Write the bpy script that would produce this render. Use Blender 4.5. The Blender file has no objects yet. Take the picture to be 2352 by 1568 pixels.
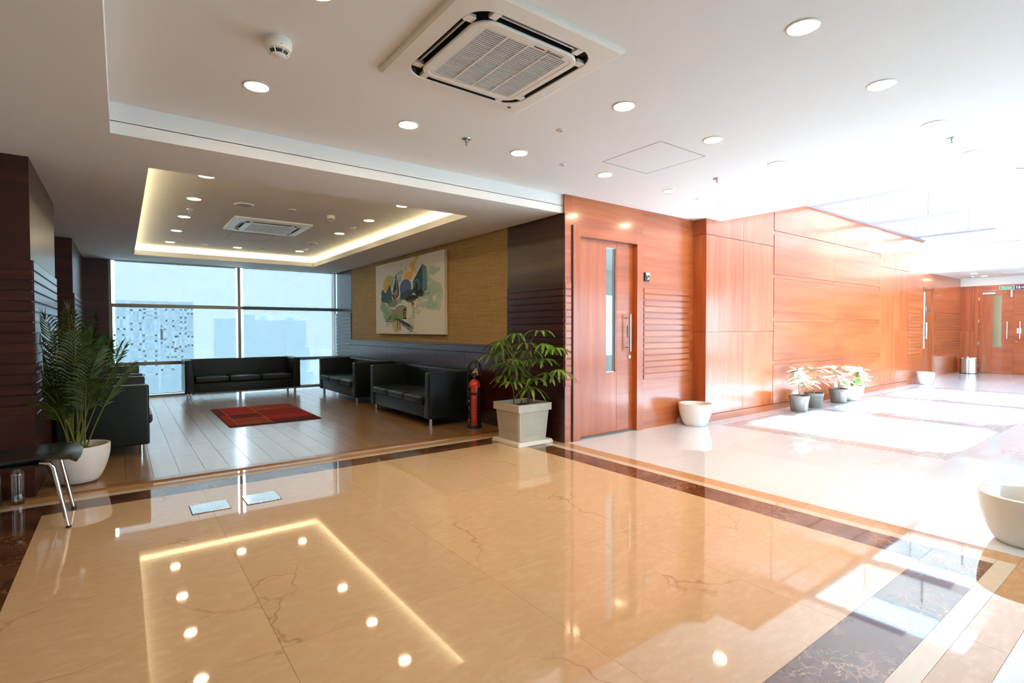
import bpy, bmesh, math, random
import numpy as np
from mathutils import Vector, Matrix, noise as mnoise

random.seed(7)
PI = math.pi
scn = bpy.context.scene
C = scn.collection

# ------------------------------------------------------------------ camera, world, exposure
cam_d = bpy.data.cameras.new('camera')
cam = bpy.data.objects.new('camera', cam_d); C.objects.link(cam)
cam_d.sensor_width = 36.0
cam_d.lens = 1200.7356 / 2352 * 36.0
cam_d.clip_start = 0.05; cam_d.clip_end = 4000
yaw, pit, rol = math.radians(36.7624), math.radians(1.2888), math.radians(0.0910)
cam.matrix_world = (Matrix.Translation((0, 0, 1.25)) @ Matrix.Rotation(-yaw, 4, 'Z')
                    @ Matrix.Rotation(PI / 2 - pit, 4, 'X') @ Matrix.Rotation(-rol, 4, 'Z'))
scn.camera = cam

w = bpy.data.worlds.new('sky'); scn.world = w; w.use_nodes = True
wn = w.node_tree; wn.nodes.clear()
wo = wn.nodes.new('ShaderNodeOutputWorld'); wb = wn.nodes.new('ShaderNodeBackground')
wc = wn.nodes.new('ShaderNodeTexCoord'); ws = wn.nodes.new('ShaderNodeSeparateXYZ')
wr = wn.nodes.new('ShaderNodeValToRGB')
wn.links.new(wc.outputs['Generated'], ws.inputs[0]); wn.links.new(ws.outputs['Z'], wr.inputs[0])
wr.color_ramp.elements[0].position = 0.0; wr.color_ramp.elements[0].color = (0.56, 0.76, 0.95, 1)
wr.color_ramp.elements[1].position = 0.35; wr.color_ramp.elements[1].color = (0.70, 0.85, 1.0, 1)
wn.links.new(wr.outputs[0], wb.inputs[0]); wb.inputs[1].default_value = 4.6
wn.links.new(wb.outputs[0], wo.inputs[0])

scn.view_settings.view_transform = 'Standard'
scn.view_settings.look = 'None'
scn.view_settings.gamma = 1.0
scn.view_settings.use_curve_mapping = False
scn.view_settings.exposure = 1.6
cy = scn.cycles
cy.max_bounces = 6; cy.diffuse_bounces = 4; cy.glossy_bounces = 4; cy.transmission_bounces = 4
cy.transparent_max_bounces = 8; cy.caustics_reflective = False; cy.caustics_refractive = False
cy.sample_clamp_indirect = 12.0
cy.use_denoising = True

SUN = 42.0           # sun through the skylight onto the corridor floor
DOWN = 70.0          # recessed downlights
COVE = 7.0           # LED strips in the lounge cove

sun_d = bpy.data.lights.new('sun', 'SUN'); sun_d.energy = SUN; sun_d.angle = math.radians(5); sun_d.color = (0.86, 0.93, 1.0)
sun = bpy.data.objects.new('sun', sun_d); C.objects.link(sun); sun.location = (30, 5, 30)
sun.rotation_euler = Vector((2.75, 0.35, 3.5)).to_track_quat('Z', 'Y').to_euler()

# ------------------------------------------------------------------ material helpers
MATS = {}
class NT:
    def __init__(s, name):
        s.m = bpy.data.materials.new(name); s.m.use_nodes = True
        s.t = s.m.node_tree; s.t.nodes.clear()
        s.o = s.n('OutputMaterial')
    def n(s, typ, **k):
        x = s.t.nodes.new('ShaderNode' + typ)
        for a, b in k.items(): setattr(x, a, b)
        return x
    def l(s, a, b): s.t.links.new(a, b)
    def coords(s, scale=(1, 1, 1), rnd=True, world=True):
        if world:
            g = s.n('NewGeometry').outputs['Position']
        else:
            g = s.n('TexCoord').outputs['Object']
        if rnd:
            oi = s.n('ObjectInfo'); mu = s.n('VectorMath', operation='SCALE')
            cb = s.n('CombineXYZ')
            for i in range(3): s.l(oi.outputs['Random'], cb.inputs[i])
            s.l(cb.outputs[0], mu.inputs[0]); mu.inputs['Scale'].default_value = 37.0
            ad = s.n('VectorMath', operation='ADD'); s.l(g, ad.inputs[0]); s.l(mu.outputs[0], ad.inputs[1]); g = ad.outputs[0]
        mp = s.n('VectorMath', operation='MULTIPLY'); s.l(g, mp.inputs[0]); mp.inputs[1].default_value = scale
        return mp.outputs[0]
    def noise(s, vec, scale=5, detail=4, rough=0.5, dist=0.0):
        x = s.n('TexNoise'); x.inputs['Scale'].default_value = scale; x.inputs['Detail'].default_value = detail
        x.inputs['Roughness'].default_value = rough; x.inputs['Distortion'].default_value = dist
        s.l(vec, x.inputs['Vector']); return x.outputs['Fac']
    def ramp(s, fac, stops):
        r = s.n('ValToRGB'); e = r.color_ramp.elements
        while len(e) < len(stops): e.new(0.5)
        for i, (p, c) in enumerate(stops):
            e[i].position = p; e[i].color = (*c, 1) if len(c) == 3 else c
        s.l(fac, r.inputs[0]); return r.outputs[0]
    def mix(s, fac, a, b, mode='MIX'):
        x = s.n('Mix', data_type='RGBA', blend_type=mode)
        for v, sock in ((fac, x.inputs[0]), (a, x.inputs[6]), (b, x.inputs[7])):
            if isinstance(v, (int, float)): sock.default_value = v
            elif isinstance(v, tuple): sock.default_value = (*v, 1)
            else: s.l(v, sock)
        return x.outputs[2]
    def bsdf(s, color, rough=0.5, metal=0.0, spec=0.5, coat=0.0, coat_rough=0.05, ior=1.5, bump=None, bump_s=0.1, trans=0.0, sheen=0.0):
        b = s.n('BsdfPrincipled')
        if isinstance(color, tuple): b.inputs['Base Color'].default_value = (*color, 1)
        else: s.l(color, b.inputs['Base Color'])
        if isinstance(rough, (int, float)): b.inputs['Roughness'].default_value = rough
        else: s.l(rough, b.inputs['Roughness'])
        b.inputs['Metallic'].default_value = metal
        b.inputs['Specular IOR Level'].default_value = spec
        b.inputs['IOR'].default_value = ior
        b.inputs['Coat Weight'].default_value = coat; b.inputs['Coat Roughness'].default_value = coat_rough
        b.inputs['Transmission Weight'].default_value = trans
        b.inputs['Sheen Weight'].default_value = sheen
        if bump is not None:
            u = s.n('Bump'); u.inputs['Strength'].default_value = bump_s; u.inputs['Distance'].default_value = 0.01
            s.l(bump, u.inputs['Height']); s.l(u.outputs[0], b.inputs['Normal'])
        s.l(b.outputs[0], s.o.inputs[0]); return b

def plain(name, color, rough=0.5, metal=0.0, spec=0.5, coat=0.0, var=0.04, **k):
    """flat material with a faint procedural mottling"""
    if name in MATS: return MATS[name]
    t = NT(name)
    v = t.noise(t.coords((1, 1, 1), rnd=False), 9.0, 2)
    col = t.mix(v, tuple(c * (1 - var) for c in color), tuple(min(1, c * (1 + var)) for c in color))
    t.bsdf(col, rough, metal, spec, coat, **k)
    MATS[name] = t.m; return t.m

def emis(name, color, strength):
    t = NT(name); e = t.n('Emission'); e.inputs[0].default_value = (*color, 1); e.inputs[1].default_value = strength
    t.l(e.outputs[0], t.o.inputs[0]); MATS[name] = t.m; return t.m

def wood(name, axis, dark, mid, light, rough=0.28, coat=0.6, figure=1.0, coat_rough=0.13, bump_s=0.03):
    """varnished veneer; grain runs along axis (0,1,2)"""
    t = NT(name)
    sc = [9.0, 9.0, 9.0]; sc[axis] = 0.55
    v = t.coords(tuple(sc))
    n1 = t.noise(v, 1.0, 6, 0.6, 0.6)
    sc2 = [60.0, 60.0, 60.0]; sc2[axis] = 1.6
    n2 = t.noise(t.coords(tuple(sc2)), 1.0, 3, 0.6)
    a = t.ramp(n1, [(0.30, dark), (0.5, mid), (0.72, light)])
    b = t.ramp(n2, [(0.25, (0.80, 0.76, 0.72)), (0.7, (1.0, 1.0, 1.0))])
    col = t.mix(0.55 * figure, a, b, 'MULTIPLY')
    oi = t.n('ObjectInfo')
    tone = t.ramp(oi.outputs['Random'], [(0.0, (0.93, 0.93, 0.93)), (1.0, (1.0, 1.0, 1.0))])
    col = t.mix(1.0, col, tone, 'MULTIPLY')
    t.bsdf(col, rough, 0, 0.5, coat, coat_rough, bump=n2 if bump_s else None, bump_s=bump_s)
    MATS[name] = t.m; return t.m

def marble(name, base, vein, patch, rough=0.035, spec=0.7, tonevar=0.05, cloud=0.5):
    t = NT(name)
    v = t.coords((1, 1, 1))
    warp = t.noise(v, 1.3, 3)
    cb = t.n('VectorMath', operation='SCALE'); 
    tx = t.n('TexNoise'); tx.inputs['Scale'].default_value = 1.6; tx.inputs['Detail'].default_value = 4; t.l(v, tx.inputs['Vector'])
    t.l(tx.outputs['Color'], cb.inputs[0]); cb.inputs['Scale'].default_value = 0.9
    ad = t.n('VectorMath', operation='ADD'); t.l(v, ad.inputs[0]); t.l(cb.outputs[0], ad.inputs[1])
    vo = t.n('TexVoronoi', feature='DISTANCE_TO_EDGE'); vo.inputs['Scale'].default_value = 1.1; t.l(ad.outputs[0], vo.inputs['Vector'])
    ve = t.ramp(vo.outputs['Distance'], [(0.0, (1, 1, 1)), (0.010, (0, 0, 0))])
    gate = t.ramp(warp, [(0.50, (0, 0, 0)), (0.60, (1, 1, 1))])
    ve = t.mix(1.0, ve, gate, 'MULTIPLY')
    n1 = t.noise(t.coords((14, 30, 14)), 1.0, 4, 0.6)
    col = t.mix(t.ramp(n1, [(0.45, (0, 0, 0)), (0.75, (cloud,) * 3)]), base, patch)
    n3 = t.noise(v, 0.8, 3)
    col = t.mix(t.ramp(n3, [(0.3, (0, 0, 0)), (0.7, (0.35,) * 3)]), col, tuple(c * 0.86 for c in base))
    sep = t.n('SeparateColor'); t.l(ve, sep.inputs[0])
    ml = t.n('Math', operation='MULTIPLY'); t.l(sep.outputs[0], ml.inputs[0]); ml.inputs[1].default_value = 0.55
    col = t.mix(ml.outputs[0], col, vein)
    oi = t.n('ObjectInfo')
    tone = t.ramp(oi.outputs['Random'], [(0.0, (1 - tonevar,) * 3), (1.0, (1.0, 1.0, 1.0))])
    col = t.mix(1.0, col, tone, 'MULTIPLY')
    t.bsdf(col, rough, 0, spec, ior=1.72)
    MATS[name] = t.m; return t.m

def dark_marble(name):
    t = NT(name)
    v = t.coords((1, 1, 1))
    tx = t.n('TexNoise'); tx.inputs['Scale'].default_value = 7; tx.inputs['Detail'].default_value = 5; t.l(v, tx.inputs['Vector'])
    cb = t.n('VectorMath', operation='SCALE'); t.l(tx.outputs['Color'], cb.inputs[0]); cb.inputs['Scale'].default_value = 0.22
    ad = t.n('VectorMath', operation='ADD'); t.l(v, ad.inputs[0]); t.l(cb.outputs[0], ad.inputs[1])
    vo = t.n('TexVoronoi', feature='DISTANCE_TO_EDGE'); vo.inputs['Scale'].default_value = 16; t.l(ad.outputs[0], vo.inputs['Vector'])
    ve = t.ramp(vo.outputs['Distance'], [(0.0, (1, 1, 1)), (0.055, (0, 0, 0))])
    gate = t.ramp(t.noise(v, 2.6, 3), [(0.44, (0, 0, 0)), (0.60, (1, 1, 1))])
    ve = t.mix(1.0, ve, gate, 'MULTIPLY')
    base = t.ramp(t.noise(v, 5.0, 4), [(0.3, (0.045, 0.018, 0.008)), (0.7, (0.17, 0.07, 0.03))])
    sep = t.n('SeparateColor'); t.l(ve, sep.inputs[0])
    ml = t.n('Math', operation='MULTIPLY'); t.l(sep.outputs[0], ml.inputs[0]); ml.inputs[1].default_value = 0.55
    col = t.mix(ml.outputs[0], base, (0.55, 0.36, 0.20))
    t.bsdf(col, 0.035, 0, 0.7, ior=1.72)
    MATS[name] = t.m; return t.m

W_D, W_M, W_L = (0.34, 0.070, 0.016), (0.44, 0.105, 0.027), (0.54, 0.150, 0.045)
wood_x = wood('veneer_grain_x', 0, W_D, W_M, W_L)
wood_y = wood('veneer_grain_y', 1, W_D, W_M, W_L)
wood_z = wood('veneer_grain_z', 2, W_D, W_M, W_L)
DK = [tuple(c * f for c in q) for q, f in (((0.026, 0.004, 0.0015), 1), ((0.044, 0.007, 0.003), 1), ((0.080, 0.017, 0.006), 1))]  # darker copy of the same veneer: the lounge's dim light put into the colour
shade_wood_y = wood('shaded_veneer_grain_y', 1, *DK, rough=0.30, coat=0.15)
shade_wood_x = wood('shaded_veneer_grain_x', 0, *DK, rough=0.34, coat=0.05)
def mk_plank():
    t = NT('laminate_plank')
    n = t.noise(t.coords((7.0, 0.9, 7.0)), 1.0, 2, 0.5)
    col = t.ramp(n, [(0.3, (0.36, 0.19, 0.080)), (0.7, (0.46, 0.26, 0.115))])
    oi = t.n('ObjectInfo'); col = t.mix(1.0, col, t.ramp(oi.outputs['Random'], [(0.0, (0.88, 0.88, 0.88)), (1.0, (1.0, 1.0, 1.0))]), 'MULTIPLY')
    b = t.bsdf(col, 0.30, 0, 0.6, 1.0, 0.17); b.inputs['Coat IOR'].default_value = 1.85
    return t.m
lwood = mk_plank()
trim_wood = wood('threshold_wood', 0, (0.20, 0.08, 0.025), (0.33, 0.15, 0.05), (0.45, 0.22, 0.08), rough=0.25)
beige = marble('beige_marble', (0.64, 0.43, 0.245), (0.34, 0.15, 0.06), (0.74, 0.56, 0.36), tonevar=0.07)
cream = marble('cream_marble', (0.67, 0.71, 0.76), (0.42, 0.38, 0.34), (0.75, 0.79, 0.84), cloud=0.3)
ivory = marble('ivory_marble', (0.66, 0.55, 0.42), (0.4, 0.28, 0.16), (0.74, 0.64, 0.50))
tan_m = marble('tan_marble', (0.52, 0.29, 0.13), (0.32, 0.14, 0.05), (0.66, 0.42, 0.22), cloud=0.8)
grey_m = marble('grey_granite', (0.42, 0.42, 0.44), (0.2, 0.2, 0.22), (0.70, 0.70, 0.72), rough=0.16, cloud=1.0)
brown_m = dark_marble('dark_emperador_marble')
white_paint = plain('white_ceiling_paint', (0.80, 0.78, 0.74), 0.85, spec=0.2, var=0.01)
wall_white = plain('white_wall_paint', (0.78, 0.77, 0.75), 0.8, spec=0.2, var=0.01)
alu = plain('window_frame_metal', (0.20, 0.19, 0.15), 0.4, 0.6)
chrome = plain('chrome', (0.75, 0.75, 0.76), 0.12, 1.0, var=0.01)
steel = plain('brushed_steel', (0.62, 0.62, 0.62), 0.28, 1.0, var=0.05)
black_pl = plain('black_plastic', (0.012, 0.012, 0.012), 0.35)
groove_m = plain('groove_shadow_gap', (0.03, 0.01, 0.006), 0.8)
white_pl = plain('white_plastic', (0.80, 0.76, 0.68), 0.4, var=0.01)
pot_white = plain('white_glazed_fibreglass', (0.82, 0.80, 0.76), 0.18, spec=0.5, coat=0.3, var=0.01)
soil = plain('potting_soil', (0.03, 0.02, 0.012), 0.95, var=0.5)
led_lounge = emis('lounge_downlight_glow', (1.0, 0.76, 0.48), DOWN * 0.4)
led = emis('downlight_glow', (1.0, 0.74, 0.46), DOWN)
cove_led = emis('cove_led_glow', (1.0, 0.86, 0.52), COVE)

def mk_leather():
    t = NT('black_leather')
    v = t.coords((1, 1, 1), rnd=False)
    n = t.noise(v, 160, 2); n2 = t.noise(v, 3.5, 3)
    col = t.mix(n2, (0.004, 0.008, 0.007), (0.008, 0.014, 0.013))
    t.bsdf(col, 0.36, 0, 0.30, bump=n, bump_s=0.12)
    return t.m
leather = mk_leather()
def mk_wallpaper():
    t = NT('grasscloth_wallpaper')
    n = t.noise(t.coords((3, 2.2, 95), rnd=False), 1.0, 4, 0.65)
    n2 = t.noise(t.coords((30, 30, 4), rnd=False), 1.0, 2)
    col = t.ramp(n, [(0.3, (0.27, 0.165, 0.055)), (0.7, (0.46, 0.30, 0.115))])
    col = t.mix(t.ramp(n2, [(0.4, (0, 0, 0)), (0.8, (0.35,) * 3)]), col, (0.52, 0.36, 0.16))
    t.bsdf(col, 0.75, 0, 0.25, bump=n, bump_s=0.2)
    return t.m
wallpaper = mk_wallpaper()
def mk_glass(name, tint=(0.9, 0.97, 0.96), refl=0.10):
    t = NT(name); fr = t.n('LayerWeight'); fr.inputs[0].default_value = 0.35
    tr = t.n('BsdfTransparent'); tr.inputs[0].default_value = (*tint, 1)
    gl = t.n('BsdfGlossy'); gl.inputs['Roughness'].default_value = 0.02
    mx = t.n('MixShader'); ma = t.n('Math', operation='MULTIPLY_ADD'); t.l(fr.outputs['Fresnel'], ma.inputs[0])
    ma.inputs[1].default_value = 0.6; ma.inputs[2].default_value = refl * 0.3
    t.l(ma.outputs[0], mx.inputs[0]); t.l(tr.outputs[0], mx.inputs[1]); t.l(gl.outputs[0], mx.inputs[2])
    t.l(mx.outputs[0], t.o.inputs[0]); return t.m
glass = mk_glass('clear_window_glass')
sky_glass = mk_glass('skylight_glass', (0.93, 0.97, 1.0), 0.05)
def mk_blind():
    t = NT('roller_blind_fabric')
    v = t.coords((1, 1, 1), rnd=False)
    sc = t.n('VectorMath', operation='MULTIPLY'); t.l(v, sc.inputs[0]); sc.inputs[1].default_value = (70, 1, 3)
    n = t.noise(sc.outputs[0], 1.0, 3)
    tr = t.n('BsdfTransparent'); tr.inputs[0].default_value = (1.0, 0.97, 0.96, 1)
    tl = t.n('BsdfTranslucent'); tl.inputs[0].default_value = (0.10, 0.10, 0.10, 1)
    df = t.n('BsdfDiffuse'); df.inputs[0].default_value = (0.16, 0.19, 0.20, 1)
    m1 = t.n('MixShader'); m1.inputs[0].default_value = 0.35; t.l(tl.outputs[0], m1.inputs[1]); t.l(df.outputs[0], m1.inputs[2])
    m2 = t.n('MixShader'); mr = t.n('MapRange'); t.l(n, mr.inputs[0]); mr.inputs[3].default_value = 0.690; mr.inputs[4].default_value = 0.712
    t.l(mr.outputs[0], m2.inputs[0]); t.l(tr.outputs[0], m2.inputs[1]); t.l(m1.outputs[0], m2.inputs[2])
    t.l(m2.outputs[0], t.o.inputs[0]); return t.m
blind_m = mk_blind()
def mk_leaf(name, a, b, rough=0.35, trans=0.15):
    t = NT(name)
    v = t.coords((1, 1, 1), rnd=True)
    col = t.mix(t.ramp(t.noise(v, 14, 3), [(0.35, (0, 0, 0)), (0.65, (1, 1, 1))]), a, b)
    bs = t.bsdf(col, rough, 0, 0.4)
    tl = t.n('BsdfTranslucent'); t.l(col, tl.inputs[0])
    mx = t.n('MixShader'); mx.inputs[0].default_value = trans
    t.l(bs.outputs[0], mx.inputs[1]); t.l(tl.outputs[0], mx.inputs[2]); t.l(mx.outputs[0], t.o.inputs[0])
    return t.m
leaf_palm = mk_leaf('palm_leaf', (0.016, 0.036, 0.006), (0.060, 0.090, 0.014), 0.5)
leaf_fan = mk_leaf('fan_palm_leaf', (0.06, 0.14, 0.02), (0.20, 0.33, 0.05), trans=0.2)
leaf_fan2 = mk_leaf('fan_palm_leaf_dark', (0.02, 0.05, 0.01), (0.07, 0.13, 0.025), trans=0.15)
leaf_green = mk_leaf('bright_palm_leaf', (0.01, 0.16, 0.03), (0.03, 0.28, 0.05))
leaf_croton = mk_leaf('blown_white_leaf', (0.55, 0.62, 0.50), (0.85, 0.86, 0.80), 0.25)  # near-white tone stands for leaves blown out by the sun
leaf_croton2 = mk_leaf('variegated_leaf_red', (0.40, 0.12, 0.09), (0.62, 0.50, 0.38), 0.25)
leaf_croton3 = mk_leaf('variegated_leaf_green', (0.12, 0.25, 0.06), (0.35, 0.45, 0.15), 0.25)
stem_m = plain('palm_stem', (0.16, 0.17, 0.03), 0.5, var=0.3)
stem_b = plain('brown_stem', (0.10, 0.06, 0.03), 0.7, var=0.3)

# ------------------------------------------------------------------ mesh helpers
def obj(name, me, mat=None, parent=None, loc=None):
    o = bpy.data.objects.new(name, me)
    if mat is not None and not me.materials:
        for m in (mat if isinstance(mat, (list, tuple)) else [mat]): me.materials.append(m)
    C.objects.link(o)
    if parent is not None: o.parent = parent
    if loc is not None: o.location = loc
    return o

class MB:
    """collects shapes and links them as one mesh object"""
    def __init__(s): s.v = []; s.f = []; s.mi = []; s.sm = []
    def add(s, vs, fs, mi=0, smooth=False):
        k = len(s.v); s.v += [tuple(p) for p in vs]
        s.f += [tuple(i + k for i in f) for f in fs]
        s.mi += [mi] * len(fs); s.sm += [smooth] * len(fs); return s
    def box(s, x0, y0, z0, x1, y1, z1, mi=0):
        x0, x1 = sorted((x0, x1)); y0, y1 = sorted((y0, y1)); z0, z1 = sorted((z0, z1))
        vs = [(x, y, z) for x in (x0, x1) for y in (y0, y1) for z in (z0, z1)]
        return s.add(vs, [(0, 1, 3, 2), (4, 6, 7, 5), (0, 4, 5, 1), (2, 3, 7, 6), (0, 2, 6, 4), (1, 5, 7, 3)], mi)
    def rbox(s, x0, y0, z0, x1, y1, z1, r=0.01, seg=2, mi=0, fn=None):
        bm = bmesh.new(); bmesh.ops.create_cube(bm, size=1)
        for v in bm.verts:
            v.co = Vector((x0 + (v.co.x + .5) * (x1 - x0), y0 + (v.co.y + .5) * (y1 - y0), z0 + (v.co.z + .5) * (z1 - z0)))
        if fn:
            for v in bm.verts: v.co = Vector(fn(v.co))
        bmesh.ops.bevel(bm, geom=list(bm.edges), offset=r, segments=seg, affect='EDGES', profile=0.6)
        return s.bm(bm, mi, True)
    def bm(s, bm, mi=0, smooth=False):
        bm.verts.index_update()
        s.add([v.co[:] for v in bm.verts], [[v.index for v in f.verts] for f in bm.faces], mi, smooth); bm.free(); return s
    def lathe(s, prof, c=(0, 0, 0), n=24, mi=0, smooth=True, cap0=True, cap1=True):
        vs = []; fs = []
        for r, z in prof:
            for i in range(n):
                a = 2 * PI * i / n; vs.append((c[0] + r * math.cos(a), c[1] + r * math.sin(a), c[2] + z))
        for j in range(len(prof) - 1):
            for i in range(n):
                k = (i + 1) % n; fs.append((j * n + i, j * n + k, (j + 1) * n + k, (j + 1) * n + i))
        if cap0: fs.append(tuple(range(n))[::-1])
        if cap1: fs.append(tuple((len(prof) - 1) * n + i for i in range(n)))
        return s.add(vs, fs, mi, smooth)
    def tube(s, pts, r, n=8, mi=0, cap=True):
        pts = [Vector(p) for p in pts]; rs = r if isinstance(r, (list, tuple)) else [r] * len(pts)
        vs = []; fs = []; up = None
        for i, p in enumerate(pts):
            d = (pts[min(i + 1, len(pts) - 1)] - pts[max(i - 1, 0)]).normalized()
            if up is None:
                up = Vector((0, 0, 1)) if abs(d.z) < 0.9 else Vector((1, 0, 0))
            a = d.cross(up).normalized(); b = a.cross(d).normalized(); up = b
            for k in range(n):
                t = 2 * PI * k / n; vs.append(p + (a * math.cos(t) + b * math.sin(t)) * rs[i])
        for i in range(len(pts) - 1):
            for k in range(n):
                q = (k + 1) % n; fs.append((i * n + k, i * n + q, (i + 1) * n + q, (i + 1) * n + k))
        if cap: fs += [tuple(range(n))[::-1], tuple((len(pts) - 1) * n + k for k in range(n))]
        return s.add(vs, fs, mi, True)
    def prism(s, poly, axis, a, b, mi=0):
        """extrude a 2-D polygon along axis from a to b"""
        def P(p, t):
            q = list(p); q.insert(axis, t); return tuple(q)
        n = len(poly); vs = [P(p, a) for p in poly] + [P(p, b) for p in poly]
        fs = [tuple(range(n)), tuple(range(2 * n - 1, n - 1, -1))] + [(i, i + n, (i + 1) % n + n, (i + 1) % n) for i in range(n)]
        return s.add(vs, fs, mi)
    def mesh(s, name):
        me = bpy.data.meshes.new(name); me.from_pydata(s.v, [], s.f)
        me.polygons.foreach_set('material_index', s.mi); me.polygons.foreach_set('use_smooth', s.sm)
        bm = bmesh.new(); bm.from_mesh(me); bmesh.ops.recalc_face_normals(bm, faces=bm.faces); bm.to_mesh(me); bm.free()
        if any(s.sm) : 
            try: me.set_sharp_from_angle(angle=math.radians(40))
            except Exception: pass
        me.update(); return me
    def build(s, name, mat, parent=None, loc=None): return obj(name, s.mesh(name), mat, parent, loc)

def box(name, b, mat, parent=None, r=0.0):
    """one box given in world coordinates, under parent (parent at any location)"""
    m = MB()
    if r: m.rbox(*b, r=r, seg=1)
    else: m.box(*b)
    o = m.build(name, mat, parent)
    if parent is not None: o.location = -parent.location if parent.rotation_euler.z == 0 else o.location
    return o
def thing(name, label, cat, loc=(0, 0, 0), rz=0.0, group=None):
    o = bpy.data.objects.new(name, None); C.objects.link(o); o.location = loc; o.rotation_euler = (0, 0, rz)
    o.empty_display_size = 0.1
    return tag(o, label, cat, group)
def tag(o, label, cat, group=None):
    o['label'] = label; o['category'] = cat
    if group: o['group'] = group
    return o
def struct(name, loc=(0, 0, 0)):
    o = bpy.data.objects.new(name, None); C.objects.link(o); o.location = loc; o['kind'] = 'structure'; return o
def dup(root, loc=None, rz=None, label=None):
    r = root.copy(); C.objects.link(r)
    if loc is not None: r.location = loc
    if rz is not None: r.rotation_euler = (0, 0, rz)
    if label: r['label'] = label
    for ch in list(root.children):
        c = ch.copy(); C.objects.link(c); c.parent = r
        for g in list(ch.children):
            d = g.copy(); C.objects.link(d); d.parent = c
    return r

# ------------------------------------------------------------------ floor
ZC = 2.73          # hall ceiling
ZS = 2.528         # soffit underside
ZH = 3.29          # corridor high ceiling
XR = 3.895         # lounge right wall plane
YD = 4.25          # door wall plane
YC = 4.05          # corridor panel wall plane
YW = 11.88         # window wall plane
XE = 19.6          # end wall
YF = 4.40          # far corridor wall plane
XL = -0.53         # left columns' face
Y0 = -4.0; X0 = -3.0

floor = MB().box(X0, Y0, -0.20, XE + 0.3, YW + 0.3, -0.03).build('floor', plain('screed', (0.3, 0.3, 0.3), 0.8))
floor['kind'] = 'structure'
def slab(name, x0, y0, x1, y1, mat, g=0.0012, z=0.0, h=0.03):
    return MB().box(x0 + g, y0 + g, -h, x1 - g, y1 - g, z).build(name, mat, floor)
# beige field, inside the dark border
xs = [-0.45, 0.49, 1.475, 2.46, 3.45]; ys = [0.93, 2.165, 3.44, 4.71]
for i in range(4):
    for j in range(3):
        slab('tile', xs[i], ys[j], xs[i + 1], ys[j + 1], beige, 0.0006)
# dark border, cream line, tan line around it
def ring(x0, y0, x1, y1, wd, mat, name, cuts):
    a, b, c, d = x0 - wd, y0 - wd, x1 + wd, y1 + wd
    def seg(px0, py0, px1, py1, along):
        L = (px1 - px0) if along == 0 else (py1 - py0)
        k = max(1, round(L / cuts))
        for q in range(k):
            if along == 0: slab(name, px0 + L * q / k, py0, px0 + L * (q + 1) / k, py1, mat, 0.0006)
            else: slab(name, px0, py0 + L * q / k, px1, py0 + L * (q + 1) / k, mat, 0.0006)
    seg(a, y1, c, d, 0); seg(a, b, c, y0, 0); seg(a, y0, x0, y1, 1); seg(x1, y0, c, y1, 1)
ring(-0.45, 0.93, 3.45, 4.71, 0.255, brown_m, 'border_tile', 1.2)
ring(-0.705, 0.675, 3.705, 4.965, 0.08, ivory, 'border_strip', 1.2)
ring(-0.785, 0.595, 3.785, 5.045, 0.15, tan_m, 'border_strip', 1.2)
# cream hall floor beyond the border
def field(x0, y0, x1, y1, sx, sy, mat, name='tile'):
    nx = max(1, round((x1 - x0) / sx)); ny = max(1, round((y1 - y0) / sy))
    for i in range(nx):
        for j in range(ny):
            slab(name, x0 + (x1 - x0) * i / nx, y0 + (y1 - y0) * j / ny, x0 + (x1 - x0) * (i + 1) / nx, y0 + (y1 - y0) * (j + 1) / ny, mat, 0.0006)
field(X0, Y0, 6.27, 0.445, 1.2, 1.2, cream)
field(X0, 0.445, -0.935, 5.24, 1.05, 1.2, cream)
field(3.935, 0.445, 6.27, YD + 0.15, 1.17, 1.25, cream)
slab('tile', 3.80, 5.195, 3.90, 5.24, tan_m)
# corridor floor: grey granite bands around cream squares
field(6.27, Y0, XE + 0.2, 1.50, 1.3, 1.3, cream)
field(6.27, 3.82, XE + 0.2, YF + 0.1, 1.6, 0.6, cream)
field(14.0, 1.50, XE + 0.2, 3.82, 1.3, 1.16, cream)
field(6.27, 1.50, 14.0, 1.74, 1.1, 0.24, grey_m, 'border_strip')
field(6.27, 3.66, 14.0, 3.82, 1.1, 0.16, grey_m, 'border_strip')
for x in (6.27, 8.64, 11.2, 13.76): field(x, 1.74, x + 0.24, 3.66, 0.24, 0.96, grey_m, 'border_strip')
for x, xx in ((6.51, 8.64), (8.88, 11.2), (11.44, 13.76)):
    field(x, 1.74, xx, 2.75, 1.1, 1.0, cream); field(x, 2.95, xx, 3.66, 1.1, 0.7, cream)
    field(x, 2.75, xx, 2.95, 1.1, 0.2, grey_m, 'border_strip')
# lounge plank floor with its threshold
MB().rbox(XL - 0.4, 5.195, -0.03, XR, 5.275, 0.012, r=0.006, seg=1).build('threshold_strip', trim_wood, floor)
MB().box(XL - 0.4, 5.275, -0.03, XR, 5.335, 0.004).build('threshold_strip', trim_wood, floor)
me_pl = {}
x = -0.95; k = 0
while x < XR:
    y = 5.335 - random.random() * 1.2
    while y < YW:
        a, b = max(y, 5.335), min(y + 1.38, YW)
        if b - a > 0.02:
            slab('plank', x, a, min(x + 0.192, XR), b, lwood, 0.0014, z=0.002)
        y += 1.38
    x += 0.192

# ------------------------------------------------------------------ ceiling
ceiling = MB().box(X0, Y0, ZC, 6.6, YD + 0.1, ZC + 0.08).build('ceiling', white_paint); ceiling['kind'] = 'structure'
cp = MB()
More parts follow.
